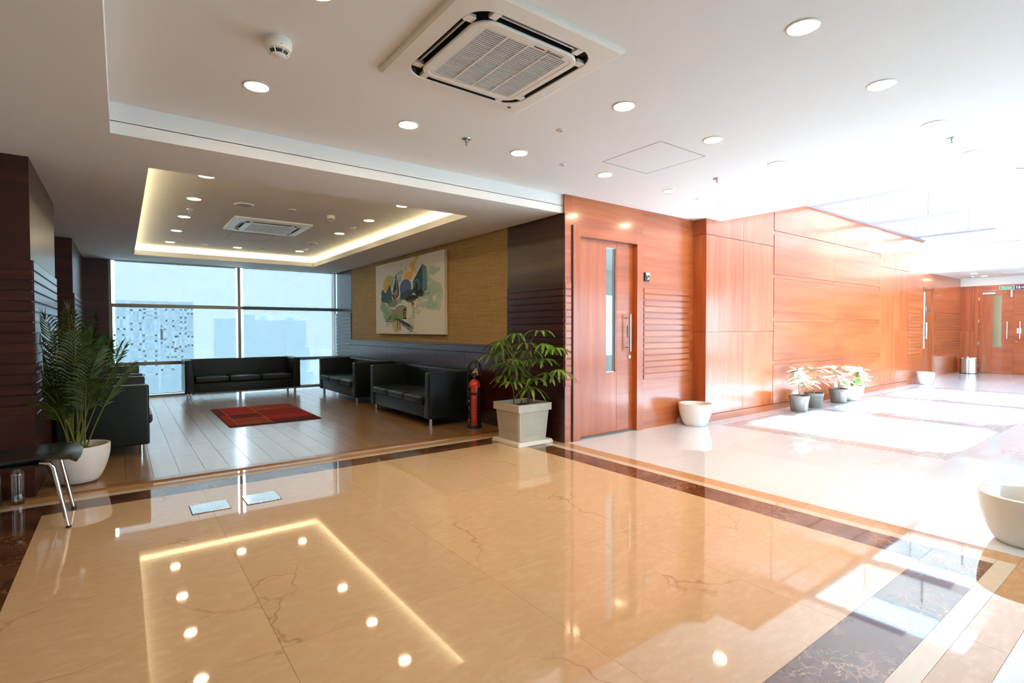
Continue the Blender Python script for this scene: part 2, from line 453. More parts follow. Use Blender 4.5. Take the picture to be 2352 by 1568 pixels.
# the soffit ring around the raised hall ceiling and the lounge recess
HX0, HX1, HY0, HY1 = 0.19, 3.145, 5.03, 10.9
def sof(x0, y0, x1, y1): MB().box(x0, y0, ZS, x1, y1, ZS + 0.085).build('soffit_panel', white_paint, ceiling)
sof(X0, Y0, -0.04, YD + 0.04)
sof(X0, YD + 0.04, XR, HY0); sof(X0, HY0, HX0, HY1); sof(HX1, HY0, XR, HY1); sof(X0, HY1, XR, YW + 0.1)
MB().box(-0.06, YD + 0.04, ZS + 0.08, XR, YD + 0.06, ZC + 0.01).build('fascia', white_paint, ceiling)
MB().box(-0.06, Y0, ZS + 0.08, -0.04, YD + 0.06, ZC + 0.01).build('fascia', white_paint, ceiling)
# lounge raised ceiling and cove pocket
LZ = 2.71; P = 0.20
MB().box(HX0 - P - 0.02, HY0 - P - 0.02, LZ, HX1 + P + 0.02, HY1 + P + 0.02, LZ + 0.06).build('raised_panel', white_paint, ceiling)
for b in ((HX0 - P - 0.02, HY0 - P, HX0 - P, HY1 + P), (HX1 + P, HY0 - P, HX1 + P + 0.02, HY1 + P),
          (HX0 - P, HY0 - P - 0.02, HX1 + P, HY0 - P), (HX0 - P, HY1 + P, HX1 + P, HY1 + P + 0.02)):
    MB().box(b[0], b[1], ZS + 0.085, b[2], b[3], LZ).build('cove_side', white_paint, ceiling)
zl = ZS + 0.089
for b in ((HX0 - P + .05, HY0 - .1, HX0 - P + .085, HY1 + .1), (HX1 + P - .085, HY0 - .1, HX1 + P - .05, HY1 + .1),
          (HX0, HY0 - P + .05, HX1, HY0 - P + .085), (HX0, HY1 + P - .085, HX1, HY1 + P - .05)):
    MB().box(b[0], b[1], zl, b[2], b[3], zl + 0.012).build('led_strip', cove_led, ceiling)
# roof above the soffits so that no sky leaks in
MB().box(X0 - 0.3, YD + 0.1, 2.90, XR + 0.2, YW + 0.4, 3.0).build('roof_slab', wall_white, ceiling)
# access hatches
def hatch(x0, y0, x1, y1, z, label):
    h = thing('access_hatch', label, 'ceiling hatch', ((x0 + x1) / 2, (y0 + y1) / 2, z), group='ceiling access hatches')
    dx, dy = (x1 - x0) / 2, (y1 - y0) / 2
    m = MB()
    for s in (-1, 1):
        m.box(s * dx - 0.003, -dy, -0.0015, s * dx + 0.003, dy, 0.01); m.box(-dx, s * dy - 0.003, -0.0015, dx, s * dy + 0.003, 0.01)
    m.build('gap', plain('hatch_gap', (0.25, 0.26, 0.27), 0.8), h)
    MB().box(-dx + 0.004, -dy + 0.004, -0.001, dx - 0.004, dy - 0.004, 0.01).build('panel', white_paint, h)
hatch(3.42, 2.62, 4.02, 3.24, ZC, 'flush white access hatch in the hall ceiling between the downlights')
hatch(1.35, 8.72, 1.93, 9.45, LZ, 'flush access hatch beside the lounge air-conditioning cassette')

# corridor: high ceiling with the coffered skylight
XA, XB = 6.6, 15.02
high = MB().box(XA, Y0, ZH, 9.18, YC + 0.3, ZH + 0.06).build('ceiling_panel', white_paint, ceiling)
MB().box(9.18, Y0, ZH, 16.62, 1.94, ZH + 0.06).build('ceiling_panel', white_paint, ceiling)
MB().box(16.62, Y0, ZH, 16.9, YC + 0.6, ZH + 0.06).build('ceiling_panel', white_paint, ceiling)
MB().box(9.18, 4.062, ZH, 16.62, YC + 0.6, ZH + 0.06).build('ceiling_panel', white_paint, ceiling)
MB().box(XA - 0.02, Y0, ZC + 0.08, XA, YC + 0.3, ZH + 0.06).build('fascia', white_paint, ceiling)
MB().box(16.9, Y0, ZC - 0.03, 16.94, YC + 0.6, ZH + 0.06).build('fascia', white_paint, ceiling)
MB().box(16.94, Y0, ZC - 0.03, XE + 0.3, YF + 0.1, ZC + 0.05).build('ceiling_panel', white_paint, ceiling)
beamb = plain('skylight_underside_shade', (0.30, 0.30, 0.34), 0.7, spec=0.2, var=0.01)  # grey put on the white beams' undersides to stand for their shade
joint_m = plain('panel_joint', (0.10, 0.11, 0.14), 0.8, var=0.01)
sky = struct('window_3')
for (x0, x1) in ((9.18, 9.37), (11.50, 11.87), (14.05, 14.38), (16.50, 16.62)):
    for (y0, y1) in ((2.0, 3.048), (3.052, 3.955)):
        MB().box(x0, y0, ZH + 0.004, x1, y1, 3.90).build('beam', white_paint, sky)
        MB().box(x0, max(y0, 2.66), ZH - 0.006, x1, y1, ZH + 0.004).build('beam_underside_shade', beamb, sky)
        for yy in (y0 + 0.002, y1 - 0.010):
            if yy > 2.1: MB().box(x0 - 0.002, yy, ZH, x0 + 0.002, yy + 0.008, 3.70).build('joint', joint_m, sky)
for (x0, x1) in ((9.18, 10.5), (10.504, 12.9), (12.904, 14.9), (14.904, 16.62)):
    MB().box(x0, 3.958, ZH + 0.004, x1, 4.062, 3.90).build('beam', white_paint, sky)
    MB().box(x0, 3.958, ZH - 0.006, x1, 4.062, ZH + 0.004).build('beam_underside_shade', beamb, sky)
MB().box(9.18, 1.94, ZH, 16.62, 2.0, 3.90).build('beam', white_paint, sky)
for (x0, x1) in ((9.37, 11.50), (11.87, 14.05), (14.38, 16.50)):
    MB().box(x0, 2.0, 3.87, x1, 3.958, 3.88).build('glass_panel', sky_glass, sky)

# ------------------------------------------------------------------ walls
def slats(parent, plane, a0, a1, const, mat, z0=0.6205, n=15, pitch=0.0768, depth=0.014, sign=-1, zs=None):
    """horizontal boards standing proud of a wall; plane 'y': wall at y=const running in x"""
    for k in range(n):
        z = z0 + k * pitch
        m = MB()
        if plane == 'y': m.rbox(a0, const + sign * depth, z + 0.006, a1, const, z + pitch - 0.006, r=0.003, seg=1)
        else: m.rbox(const + sign * depth, a0, z + 0.006, const, a1, z + pitch - 0.006, r=0.003, seg=1)
        m.build('slat', mat, parent)

wr_ = struct('wall_right')       # the lounge's right wall
box('wall_body', (XR + 0.006, YD + 0.02, 0, XR + 0.1, YW + 0.3, 2.9), wall_white, wr_)
box('wood_panel', (XR - 0.002, YD - 0.004, 0, XR + 0.006, 5.30, ZS), shade_wood_y, wr_)
slats(wr_, 'x', YD, 5.30, XR - 0.002, shade_wood_y)
box('wood_panel', (XR - 0.002, 10.87, 0, XR + 0.006, YW, ZS), shade_wood_y, wr_)
slats(wr_, 'x', 10.87, YW - 0.02, XR - 0.002, shade_wood_y, n=13)
box('wallpaper', (XR + 0.002, 5.30, 1.0, XR + 0.01, 10.87, ZS), wallpaper, wr_)
# wainscot
box('wainscot_cap', (XR - 0.045, 5.30, 1.028, XR + 0.006, 10.87, 1.05), shade_wood_y, wr_, r=0.004)
box('wainscot_rail', (XR - 0.030, 5.30, 0.945, XR + 0.006, 10.87, 1.028), shade_wood_y, wr_)
for a, b in ((5.30, 5.77), (5.774, 6.295), (6.299, 7.16), (7.164, 9.03), (9.034, 10.87)):
    box('wainscot_panel', (XR - 0.022, a, 0.10, XR + 0.006, b, 0.938), shade_wood_y, wr_)
    box('wainscot_moulding', (XR - 0.026, a, 0.845, XR - 0.020, b, 0.860), shade_wood_y, wr_)
box('wainscot_base', (XR - 0.03, 5.30, 0.0, XR + 0.006, 10.87, 0.096), shade_wood_y, wr_)

wd = struct('wall_back')         # wall with the single door, facing the hall
box('wood_panel', (XR, YD, 0, 4.0, YD + 0.03, ZC), wood_x, wd)
box('wood_panel', (4.0, YD, 2.405, 5.2, YD + 0.03, ZC), wood_x, wd)
box('wood_panel', (5.2, YD, 0, 6.30, YD + 0.03, ZC), wood_x, wd)
slats(wd, 'y', XR, 3.985, YD, wood_x)
slats(wd, 'y', 5.222, 6.165, YD, wood_x)
box('wall_body', (5.10, YD + 0.03, 0, 6.6, YD + 0.12, 3.3), wall_white, wd)
box('wall_body', (XR, YD + 0.03, 2.42, 5.2, YD + 0.12, 3.3), wall_white, wd)
box('wall_body', (XR, YD + 0.03, 0, 4.08, YD + 0.12, 2.5), wall_white, wd)

wc_ = struct('wall_corridor')
box('wall_body', (6.28, YC + 0.02, 0, XB - 0.03, YC + 0.25, 3.35), wood_x, wc_)
# return of the wall towards the door wall
for z0, z1 in ((0.0, 1.215), (1.221, 2.52), (2.526, ZC)):
    box('return_panel', (6.262, YC, z0, 6.28, YD, z1), wood_z, wc_)
for a, b in ((6.282, 7.178), (7.182, 8.052)):
    for z0, z1 in ((0.10, 1.215), (1.221, 2.52), (2.526, 3.29)):
        box('wall_panel', (a, YC, z0, b, YC + 0.025, z1), wood_z, wc_, r=0.002)
for a, b in ((12.366, 13.202), (13.206, 14.02)):
    for z0, z1 in ((0.10, 1.215), (1.221, 2.52), (2.526, 3.29)):
        box('wall_panel', (a, YC, z0, b, YC + 0.025, z1), wood_z, wc_, r=0.002)
for a, b in ((8.058, 10.228), (10.232, 12.36)):
    z = 0.10
    while z < 3.2:
        box('wall_panel', (a, YC - 0.006, z, b, YC + 0.025, min(z + 0.600, 3.285)), wood_x, wc_, r=0.002)
        if z + 0.67 < 3.29: box('wall_rail', (a, YC + 0.006, z + 0.604, b, YC + 0.025, z + 0.664), wood_x, wc_)
        z += 0.668
box('wall_panel', (14.024, YC + 0.002, 0.0, XB, YC + 0.28, 3.285), wood_x, wc_)
slats(wc_, 'y', 14.03, 14.82, YC + 0.002, wood_x, z0=0.60, n=14, pitch=0.0768)
bb = struct('baseboard_corridor')
box('board', (6.27, YC - 0.008, 0, 14.02, YC + 0.02, 0.094), wood_x, bb)

wf = struct('wall_far')          # corridor wall beyond the panelled stretch
box('wood_panel', (XB - 0.3, YF, 0, 16.27, YF + 0.03, 2.70), wood_x, wf)
box('wood_panel', (17.06, YF, 0, XE, YF + 0.03, 2.70), wood_x, wf)
box('wood_panel', (16.27, YF, 2.30, 17.06, YF + 0.03, 2.70), wood_x, wf)
slats(wf, 'y', 17.30, XE, YF, wood_x, z0=0.60, n=15)
we = struct('wall_end')
box('wall_body', (XE + 0.03, Y0, 0, XE + 0.1, YF + 0.1, 2.9), wall_white, we)
for a, b, z0, z1 in ((4.09, YF, 0, 1.195), (4.09, YF, 1.20, 2.475), (3.99, 4.086, 0, 2.475), (1.0, 3.99, 2.31, 2.475), (-1.0, 2.50, 0, 2.305)):
    box('wood_panel', (XE, a, z0, XE + 0.03, b, z1), wood_z if a > 3.9 else wood_y, we)
box('fascia', (XE - 0.02, Y0, 2.475, XE + 0.03, YF, 2.75), white_paint, we)

wl = struct('wall_left')
def column(y0, y1, x0):
    box('column_body', (x0, y0, 0, XL - 0.0, y1, ZS), shade_wood_x, wl)
    slats(wl, 'y', x0, XL + 0.013, y0, shade_wood_x)
    slats(wl, 'x', y0 + 0.001, y1 - 0.001, XL, shade_wood_y, sign=1)
column(5.235, 7.02, -1.6)
column(9.46, YW, -1.6)
box('wall_body', (-1.62, 7.0, 0, -0.95, 9.5, ZS), shade_wood_y, wl)
box('window_side_panel', (XL, YW - 0.03, 0, -0.175, YW + 0.05, ZS), shade_wood_x, wl)
box('wall_body', (X0 - 0.1, Y0, 0, X0, 5.3, 2.9), wall_white, wl)
box('wall_body', (X0, 5.25, 0, -1.6, 5.35, 2.9), wall_white, wl)

# walls behind and beside the camera, with unseen glazing sized for daylight fill
wb_ = struct('wall_front')
for b in ((X0, Y0 - 0.1, 0, XE, Y0, 0.35), (X0, Y0 - 0.1, 2.45, XE, Y0, 3.4), (X0, Y0 - 0.1, 0.35, 4.0, Y0, 2.45)):
    box('wall_body', b, wall_white, wb_)
w4 = struct('window_4')
for i in range(6):
    x = 4.0 + i * 2.9
    box('mullion', (x, Y0 - 0.08, 0.35, x + 0.08, Y0 - 0.02, 2.45), alu, w4)
    if x + 2.9 < XE + 1: box('pane', (x + 0.08, Y0 - 0.06, 0.35, min(x + 2.9, XE), Y0 - 0.05, 2.45), glass, w4)

# ------------------------------------------------------------------ lounge window with roller blinds
w1 = struct('window_1')
def wbox(name, x0, x1, z0, z1, y0=YW, y1=YW + 0.07, mat=alu): box(name, (x0, y0, z0, x1, y1, z1), mat, w1)
wbox('jamb', -0.175, -0.135, 0, ZS); wbox('mullion', 1.908, 1.960, 0, ZS); wbox('jamb', 3.885, 3.90, 0, ZS)
for a, b in ((-0.135, 1.908), (1.960, 3.885)):
    wbox('transom', a, b, 1.672, 1.738); wbox('transom', a, b, 0.598, 0.660); wbox('sill', a, b, 0.0, 0.035); wbox('head', a, b, ZS - 0.012, ZS + 0.1)
    for z0, z1 in ((0.035, 0.598), (0.660, 1.672), (1.738, ZS - 0.012)):
        wbox('pane', a, b, z0, z1, YW + 0.120, YW + 0.124, glass)
    wbox('sealing_bead', a, a + 0.012, 0.035, 1.672, YW + 0.05, YW + 0.06, plain('seal', (0.3, 0.32, 0.33), 0.6))
def blind(x0, x1, y, label):
    b = thing('roller_blind', label, 'blind', ((x0 + x1) / 2, y, ZS), group='roller blinds on the lounge window')
    hw = (x1 - x0) / 2
    MB().box(-hw, -0.0008, -ZS + 0.05, hw, 0.0008, -0.01).build('fabric', blind_m, b)
    MB().tube([(-hw, 0, -0.012), (hw, 0, -0.012)], 0.010, 8).build('roller', plain('roller_tube', (0.75, 0.82, 0.85), 0.5), b)
    MB().rbox(-hw, -0.006, -ZS + 0.038, hw, 0.006, -ZS + 0.055, r=0.003, seg=1).build('bottom_bar', plain('blind_bar', (0.7, 0.75, 0.76), 0.4), b)
    return b
blind(-0.088, 1.886, YW + 0.092, 'left translucent roller blind hanging behind the dark transoms')
blind(2.000, 3.875, YW - 0.03, 'right translucent roller blind hanging in front of the pale transoms')

# ------------------------------------------------------------------ view outside: hazy towers far below and beyond
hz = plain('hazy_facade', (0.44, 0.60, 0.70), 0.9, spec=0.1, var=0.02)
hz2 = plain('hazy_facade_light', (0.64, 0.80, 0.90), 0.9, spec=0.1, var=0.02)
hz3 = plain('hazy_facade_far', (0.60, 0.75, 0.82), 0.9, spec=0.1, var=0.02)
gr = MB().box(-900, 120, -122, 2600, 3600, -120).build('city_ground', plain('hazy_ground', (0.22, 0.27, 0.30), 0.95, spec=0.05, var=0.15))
gr['kind'] = 'structure'
def tower(label, k, Y, x0, x1, zt, mat):
    Z = lambda z: 1.25 + (z - 1.25) * k
    t = thing('tower_block', label, 'building', (k * (x0 + x1) / 2, Y * k, -120), group='hazy tower blocks outside the window')
    hw = k * (x1 - x0) / 2
    MB().box(-hw, 0, 0, hw, 18 * k / 5, Z(zt) + 120).build('tower_body', mat, t)
    return t, (lambda x: (x - (x0 + x1) / 2) * k), (lambda z: Z(z) + 120)
t, fx, fz = tower('hazy pale tower with interlocking white window frames, left in the view', 5, 60, -2.2, 5.7, 4.0, hz)
for a, b, c, d in ((-0.3,0.3,1.3,2.5),(-1.2,-0.8,2.5,3.3),(0.7,1.5,1.8,3.2),(1.6,2.7,0.7,2.5),(1.7,2.7,2.8,3.3),(3.0,4.1,-0.0,1.7),(3.0,3.4,0.3,1.4),(0.7,1.5,-0.1,1.4),(1.6,2.7,-0.8,0.3),(3.4,4.1,2.1,3.3),(3.5,4.0,-1.4,-0.3),(4.6,5.1,2.4,3.3),(4.6,5.1,1.4,2.1),(4.1,4.4,-0.6,0.7),(5.2,5.65,2.8,3.4),(5.2,5.65,-0.3,0.7),(4.5,5.1,-0.4,1.0),(1.7,2.7,-1.7,-1.1),(4.1,4.8,-1.4,-0.7),(-0.6,0.2,-0.9,0.9),(0.4,1.4,-1.9,-0.5),(3.0,4.0,-2.6,-1.7),(1.6,2.7,-3.0,-2.0)):
    m = MB(); x0, x1, z0, z1 = fx(a), fx(b), fz(c), fz(d); wd_ = 0.8
    m.box(x0, -0.12, z0, x0 + wd_, 0, z1); m.box(x1 - wd_, -0.12, z0, x1, 0, z1); m.box(x0, -0.12, z0, x1, 0, z0 + wd_); m.box(x0, -0.12, z1 - wd_, x1, 0, z1)
    m.build('window_frame', hz2, t)
MB().box(fx(-0.9), -0.1, fz(-9), fx(-0.35), 0, fz(4.0)).build('facade_strip', hz2, t)
MB().box(fx(0.35), -0.1, fz(-9), fx(0.62), 0, fz(4.0)).build('facade_strip', hz2, t)
MB().box(fx(2.8), -0.1, fz(-9), fx(2.95), 0, fz(4.0)).build('facade_strip', hz2, t)
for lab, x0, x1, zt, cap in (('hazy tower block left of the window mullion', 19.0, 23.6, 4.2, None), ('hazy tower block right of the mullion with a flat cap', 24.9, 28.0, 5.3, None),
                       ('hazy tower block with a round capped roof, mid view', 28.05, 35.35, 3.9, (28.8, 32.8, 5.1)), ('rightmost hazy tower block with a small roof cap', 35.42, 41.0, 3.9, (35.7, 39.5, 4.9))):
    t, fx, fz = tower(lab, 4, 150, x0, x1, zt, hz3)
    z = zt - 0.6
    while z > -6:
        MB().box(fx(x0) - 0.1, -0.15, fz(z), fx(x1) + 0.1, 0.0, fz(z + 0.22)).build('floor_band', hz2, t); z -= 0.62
    if cap:
        MB().lathe([(fx(cap[1]) / 2 - fx(cap[0]) / 2 - 1.5, fz(zt)), (fx(cap[1]) / 2 - fx(cap[0]) / 2 - 1.5, fz(cap[2]) - 1.2), (fx(cap[1]) / 2 - fx(cap[0]) / 2, fz(cap[2]) - 1.0), (fx(cap[1]) / 2 - fx(cap[0]) / 2, fz(cap[2]))],
                   ((fx(cap[0]) + fx(cap[1])) / 2, 9, 0), 20).build('roof_cap', hz2, t)
tc = thing('low_buildings', 'low hazy city blocks between and behind the towers', 'building', (0, 0, -120))
rr = random.Random(3)
for i in range(70):
    x = rr.uniform(60, 900); y = rr.uniform(680, 1500); s_ = rr.uniform(12, 40)
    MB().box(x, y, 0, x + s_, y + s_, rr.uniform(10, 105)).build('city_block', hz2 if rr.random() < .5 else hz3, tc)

# ------------------------------------------------------------------ doors
d1 = struct('door_1', (0, 0, 0))
fy = YD - 0.018
m = MB(); m.box(4.012, fy, 0, 4.12, YD + 0.10, 2.405); m.build('frame_jamb', wood_z, d1)
MB().box(5.085, fy, 0, 5.20, YD + 0.10, 2.405).build('frame_jamb', wood_z, d1)
MB().box(4.12, fy, 2.295, 5.085, YD + 0.10, 2.405).build('frame_head', wood_x, d1)
MB().box(3.998, fy + 0.004, 0, 4.012, YD + 0.02, 2.405).build('shadow_gap', groove_m, d1)
MB().box(4.12, YD + 0.02, 0.0, 5.085, YD + 0.05, 0.02).build('sill', plain('door_sill', (0.12, 0.12, 0.12), 0.5), d1)
ly0, ly1 = YD + 0.05, YD + 0.095
lf = MB(); lf.box(4.122, ly0, 0.02, 4.605, ly1, 2.293); lf.box(4.605, ly0, 0.02, 4.786, ly1, 0.74); lf.box(4.605, ly0, 2.22, 4.786, ly1, 2.293); lf.box(4.765, ly0, 0.74, 4.786, ly1, 2.22)
leaf1 = lf.build('door_leaf', wood_z, d1)
MB().box(4.790, ly0, 0.02, 5.083, ly1, 2.293).build('door_leaf', wood_x, d1)
MB().box(4.605, ly0 + 0.02, 0.74, 4.765, ly0 + 0.026, 2.22).build('glass_strip', glass, leaf1)
m = MB()
for a, b, c, d in ((4.605, 4.612, 0.74, 2.22), (4.758, 4.765, 0.74, 2.22), (4.605, 4.765, 0.74, 0.747), (4.605, 4.765, 2.213, 2.22)): m.box(a, ly0 + 0.01, c, b, ly0 + 0.03, d)
m.build('glazing_bead', steel, leaf1)
h = MB(); hx, hy = 4.965, ly0 - 0.062
h.tube([(hx, hy, 0.985), (hx, hy, 1.435)], 0.0125, 12); h.tube([(hx - .0, hy, 1.03), (hx, ly0 + .003, 1.03)], 0.007, 8); h.tube([(hx, hy, 1.39), (hx, ly0 + .003, 1.39)], 0.007, 8)
h.build('pull_handle', steel, leaf1)
MB().rbox(4.985, ly0 - 0.010, 1.16, 5.03, ly0 + 0.002, 1.30, r=0.003, seg=1).build('lock_plate', plain('lock_brown', (0.35, 0.2, 0.12), 0.4), leaf1)
lk = MB(); lk.tube([(5.015, ly0 - 0.014, 0.915), (5.015, ly0 + 0.002, 0.915)], 0.022, 16); lk.tube([(5.015, ly0 - 0.018, 0.915), (5.015, ly0 - 0.012, 0.915)], 0.010, 12)
lk.build('lock_cylinder', chrome, leaf1)
# meeting room seen through the glass strip
mr = struct('wall_inner')
for b in ((6.0, 4.5, 0, 6.1, 11.0, 3.0), (4.0, 4.4, 2.75, 6.1, 11, 2.85), (4.0, 4.4, -0.05, 6.1, 11.0, 0.0), (4.0, 10.9, 0, 6.1, 11.0, 0.45), (4.0, 10.9, 2.15, 6.1, 11.0, 2.8), (3.99, 4.4, 0, 4.02, 11, 2.9)):
    box('wall_body', b, wall_white, mr)
w2 = struct('window_2')
for x in (4.05, 5.0, 5.95): box('mullion', (x, 10.92, 0.45, x + 0.05, 10.98, 2.15), alu, w2)
box('transom', (4.0, 10.92, 1.42, 6.0, 10.98, 1.48), alu, w2)
ch = thing('office_chair', 'dark office chair glimpsed through the glass strip of the wooden door', 'chair', (5.25, 6.6, 0), 0.4)
MB().rbox(-0.22, -0.22, 0.42, 0.22, 0.22, 0.48, r=0.02).build('seat', black_pl, ch)
m = MB(); m.rbox(-0.21, 0.20, 0.55, 0.21, 0.24, 0.98, r=0.015); m.build('backrest', black_pl, ch)
MB().tube([(0, 0, 0.06), (0, 0, 0.42)], 0.025, 8).build('column', chrome, ch)
for k in range(5):
    a = k * 2 * PI / 5; MB().tube([(0, 0, 0.10), (0.26 * math.cos(a), 0.26 * math.sin(a), 0.02)], 0.016, 6).build('leg', black_pl, ch)
MB().tube([(0, 0.05, 0.44), (0, 0.25, 0.46), (0, 0.235, 0.7)], 0.012, 6).build('back_bar', chrome, ch)

# access reader beside the door
rd = thing('card_reader', 'small black and chrome card reader on the wood wall right of the door', 'card reader', (5.262, YD, 1.905))
MB().rbox(-0.047, -0.028, -0.055, 0.047, 0.0, 0.055, r=0.008, seg=2).build('housing', black_pl, rd)
MB().rbox(-0.030, -0.036, 0.018, 0.045, -0.024, 0.053, r=0.005, seg=2).build('cover', chrome, rd)
m = MB(); m.rbox(-0.014, -0.036, -0.033, -0.007, -0.026, 0.02, r=0.002, seg=1); m.rbox(-0.014, -0.036, -0.035, 0.030, -0.026, -0.026, r=0.002, seg=1); m.rbox(0.008, -0.036, -0.03, 0.030, -0.026, 0.0, r=0.003, seg=1)
m.build('keypad_trim', chrome, rd)

d2 = struct('door_2')
fy2 = YF - 0.015
for b, mt in (((16.27, fy2, 0, 16.31, YF + .08, 2.32), wood_z), ((17.04, fy2, 0, 17.16, YF + .08, 2.32), wood_z), ((16.27, fy2, 2.27, 17.1, YF + .08, 2.33), wood_x)):
    MB().box(*b).build('frame_jamb', mt, d2)
lf2 = MB().box(16.31, YF + 0.02, 0.01, 17.04, YF + 0.06, 2.27).build('door_leaf', wood_z, d2)
MB().box(16.36, YF + 0.012, 0.75, 16.52, YF + 0.022, 2.19).build('glass_strip', plain('pale_glass', (0.55, 0.68, 0.74), 0.1), lf2)
m = MB(); m.tube([(16.46, YF - 0.04, 1.0), (16.46, YF - 0.04, 1.42)], 0.014, 10)
for z in (1.04, 1.38): m.tube([(16.46, YF - 0.04, z), (16.46, YF + 0.02, z)], 0.008, 8)
m.build('pull_handle', steel, lf2)
MB().rbox(16.62, YF + 0.012, 1.68, 16.96, YF + 0.022, 1.83, r=0.003, seg=1).build('name_plaque', steel, lf2)

d3 = struct('door_3')
yl, ym, yr = 3.985, 3.258, 2.53
lfs = []
for a, b in ((ym + 0.003, yl), (yr, ym - 0.003)):
    lfs.append(MB().box(XE + 0.005, a, 0.01, XE + 0.028, b, 2.30).build('door_leaf', wood_y, d3))
L, Rr = lfs
MB().box(XE - 0.002, 3.70, 0.01, XE + 0.006, 3.975, 2.29).build('edge_panel', wood_z, L)
MB().box(XE - 0.004, 3.50, 0.75, XE + 0.006, 3.685, 2.195).build('glass_strip', plain('olive_glass', (0.20, 0.19, 0.08), 0.15, coat=0.5), L)
for (y, lf_) in ((3.385, L), (3.125, Rr)):
    m = MB(); m.tube([(XE - 0.05, y, 0.985), (XE - 0.05, y, 1.455)], 0.013, 10)
    for z in (1.03, 1.41): m.tube([(XE - 0.05, y, z), (XE + 0.006, y, z)], 0.008, 8)
    m.build('pull_handle', steel, lf_)
MB().rbox(XE - 0.006, 3.10, 1.13, XE + 0.006, 3.19, 1.27, r=0.004, seg=1).build('access_card_notice', plain('notice_white', (0.8, 0.8, 0.8), 0.5), Rr)
m = MB(); m.tube([(XE - 0.02, 3.19, 0.90), (XE + 0.006, 3.19, 0.90)], 0.022, 12); m.build('lock_cylinder', chrome, Rr)
for z in (2.06, 1.43, 0.80, 0.16): MB().box(XE - 0.012, 3.972, z, XE + 0.006, 3.992, z + 0.09).build('hinge', steel, L)
m = MB(); m.rbox(XE - 0.05, 3.63, 2.225, XE + 0.006, 3.90, 2.275, r=0.006, seg=1)
m.tube([(XE - 0.03, 3.79, 2.28), (XE - 0.16, 3.70, 2.31), (XE - 0.01, 3.62, 2.325)], 0.008, 6)
m.build('door_closer', plain('closer_silver', (0.75, 0.75, 0.76), 0.35, 0.4), L)
MB().rbox(XE - 0.02, 3.285, 2.13, XE + 0.006, 3.325, 2.32, r=0.003, seg=1).build('magnetic_lock', plain('maglock', (0.65, 0.66, 0.64), 0.35, 0.4), L)
MB().tube([(XE - 0.012, 3.42, 2.27), (XE + 0.006, 3.42, 2.27)], 0.012, 10).build('door_viewer', chrome, L)

# signs over the double door
def text_mesh(txt, size, name='lettering', bold=0.0):
    cu = bpy.data.curves.new(name, 'FONT'); cu.body = txt; cu.size = size; cu.align_x = 'CENTER'; cu.align_y = 'CENTER'
    cu.extrude = 0.001; cu.offset = bold
    o = bpy.data.objects.new(name, cu); C.objects.link(o)
    dg = bpy.context.evaluated_depsgraph_get(); me = bpy.data.meshes.new_from_object(o.evaluated_get(dg))
    bpy.data.objects.remove(o); return me
sign_w = plain('sign_white', (0.85, 0.85, 0.85), 0.5, var=0.01)
s1 = thing('exit_sign', 'green Fire Exit sign above the double wooden door', 'sign', (XE, 3.405, 2.385), -PI / 2)
MB().rbox(-0.155, -0.008, -0.050, 0.155, 0.0, 0.050, r=0.003, seg=1).build('border', sign_w, s1)
MB().box(-0.145, -0.010, -0.040, 0.145, -0.002, 0.040).build('panel', plain('sign_green', (0.01, 0.42, 0.22), 0.4), s1)
o = obj('lettering', text_mesh('Fire Exit', 0.062, bold=0.0012), sign_w, s1, (0, -0.0115, 0)); o.rotation_euler = (PI / 2, 0, 0)
s2 = thing('restroom_sign', 'blue sign with two white figures beside the green exit sign', 'sign', (XE, 3.06, 2.385), -PI / 2)
MB().rbox(-0.185, -0.008, -0.048, 0.185, 0.0, 0.048, r=0.003, seg=1).build('panel', plain('sign_blue', (0.03, 0.05, 0.25), 0.4), s2)
m = MB()
for i, fx_ in enumerate((-0.145, -0.095)):
    m.tube([(fx_, -0.011, 0.032), (fx_, -0.008, 0.032)], 0.009, 10)
    m.prism([(fx_ - 0.018, 0.018), (fx_ + 0.018, 0.018), (fx_ + (0.006, 0.022)[i], -0.015), (fx_ + 0.006, -0.04), (fx_ - 0.006, -0.04), (fx_ - (0.006, 0.022)[i], -0.015)], 1, -0.0105, -0.007)
m.build('pictogram', sign_w, s2)
m = MB()
for k in range(7): m.box(-0.055 + k * 0.033, -0.0105, -0.018, -0.032 + k * 0.033, -0.007, 0.018)
m.build('lettering', sign_w, s2)

# ------------------------------------------------------------------ ceiling fixtures
def downlight_proto(r=0.078):
    t = thing('downlight', '', 'ceiling light', (0, 0, 0))
    MB().lathe([(r * 0.83, 0.0), (r * 0.86, -0.006), (r, -0.004), (r, 0.004)], n=28, cap0=False, cap1=False).build('trim_ring', plain('downlight_ring', (0.62, 0.58, 0.52), 0.4), t)
    MB().lathe([(0.001, -0.002), (r * 0.85, -0.002)], n=20, cap0=False, cap1=False, smooth=False).build('diffuser', led, t)
    return t
first = None; lounge_me = None
def place_light(x, y, z, label, group):
    global first
    if first is None:
        first = downlight_proto(); o = first; o.location = (x, y, z); o['label'] = label
    else: o = dup(first, (x, y, z), 0, label)
    o['group'] = group
    if z == LZ:
        for c in o.children:
            if c.name.startswith('diffuser'):
                global lounge_me
                if lounge_me is None: lounge_me = c.data.copy(); lounge_me.materials[0] = led_lounge
                c.data = lounge_me
    return o
G1 = 'recessed round downlights in the hall ceiling'
rowA = ['leftmost', 'second from left', 'third from left', 'fourth from left', 'fifth from left']
for i, x in enumerate((0.68, 1.68, 2.69, 3.72, 4.72)):
    place_light(x, 3.495, ZC, f'round recessed downlight, {rowA[i]} in the hall row nearest the lounge soffit', G1)
place_light(5.74, 3.495, ZC, 'round recessed downlight near the inner corner of the corridor panelling, washed out', G1)
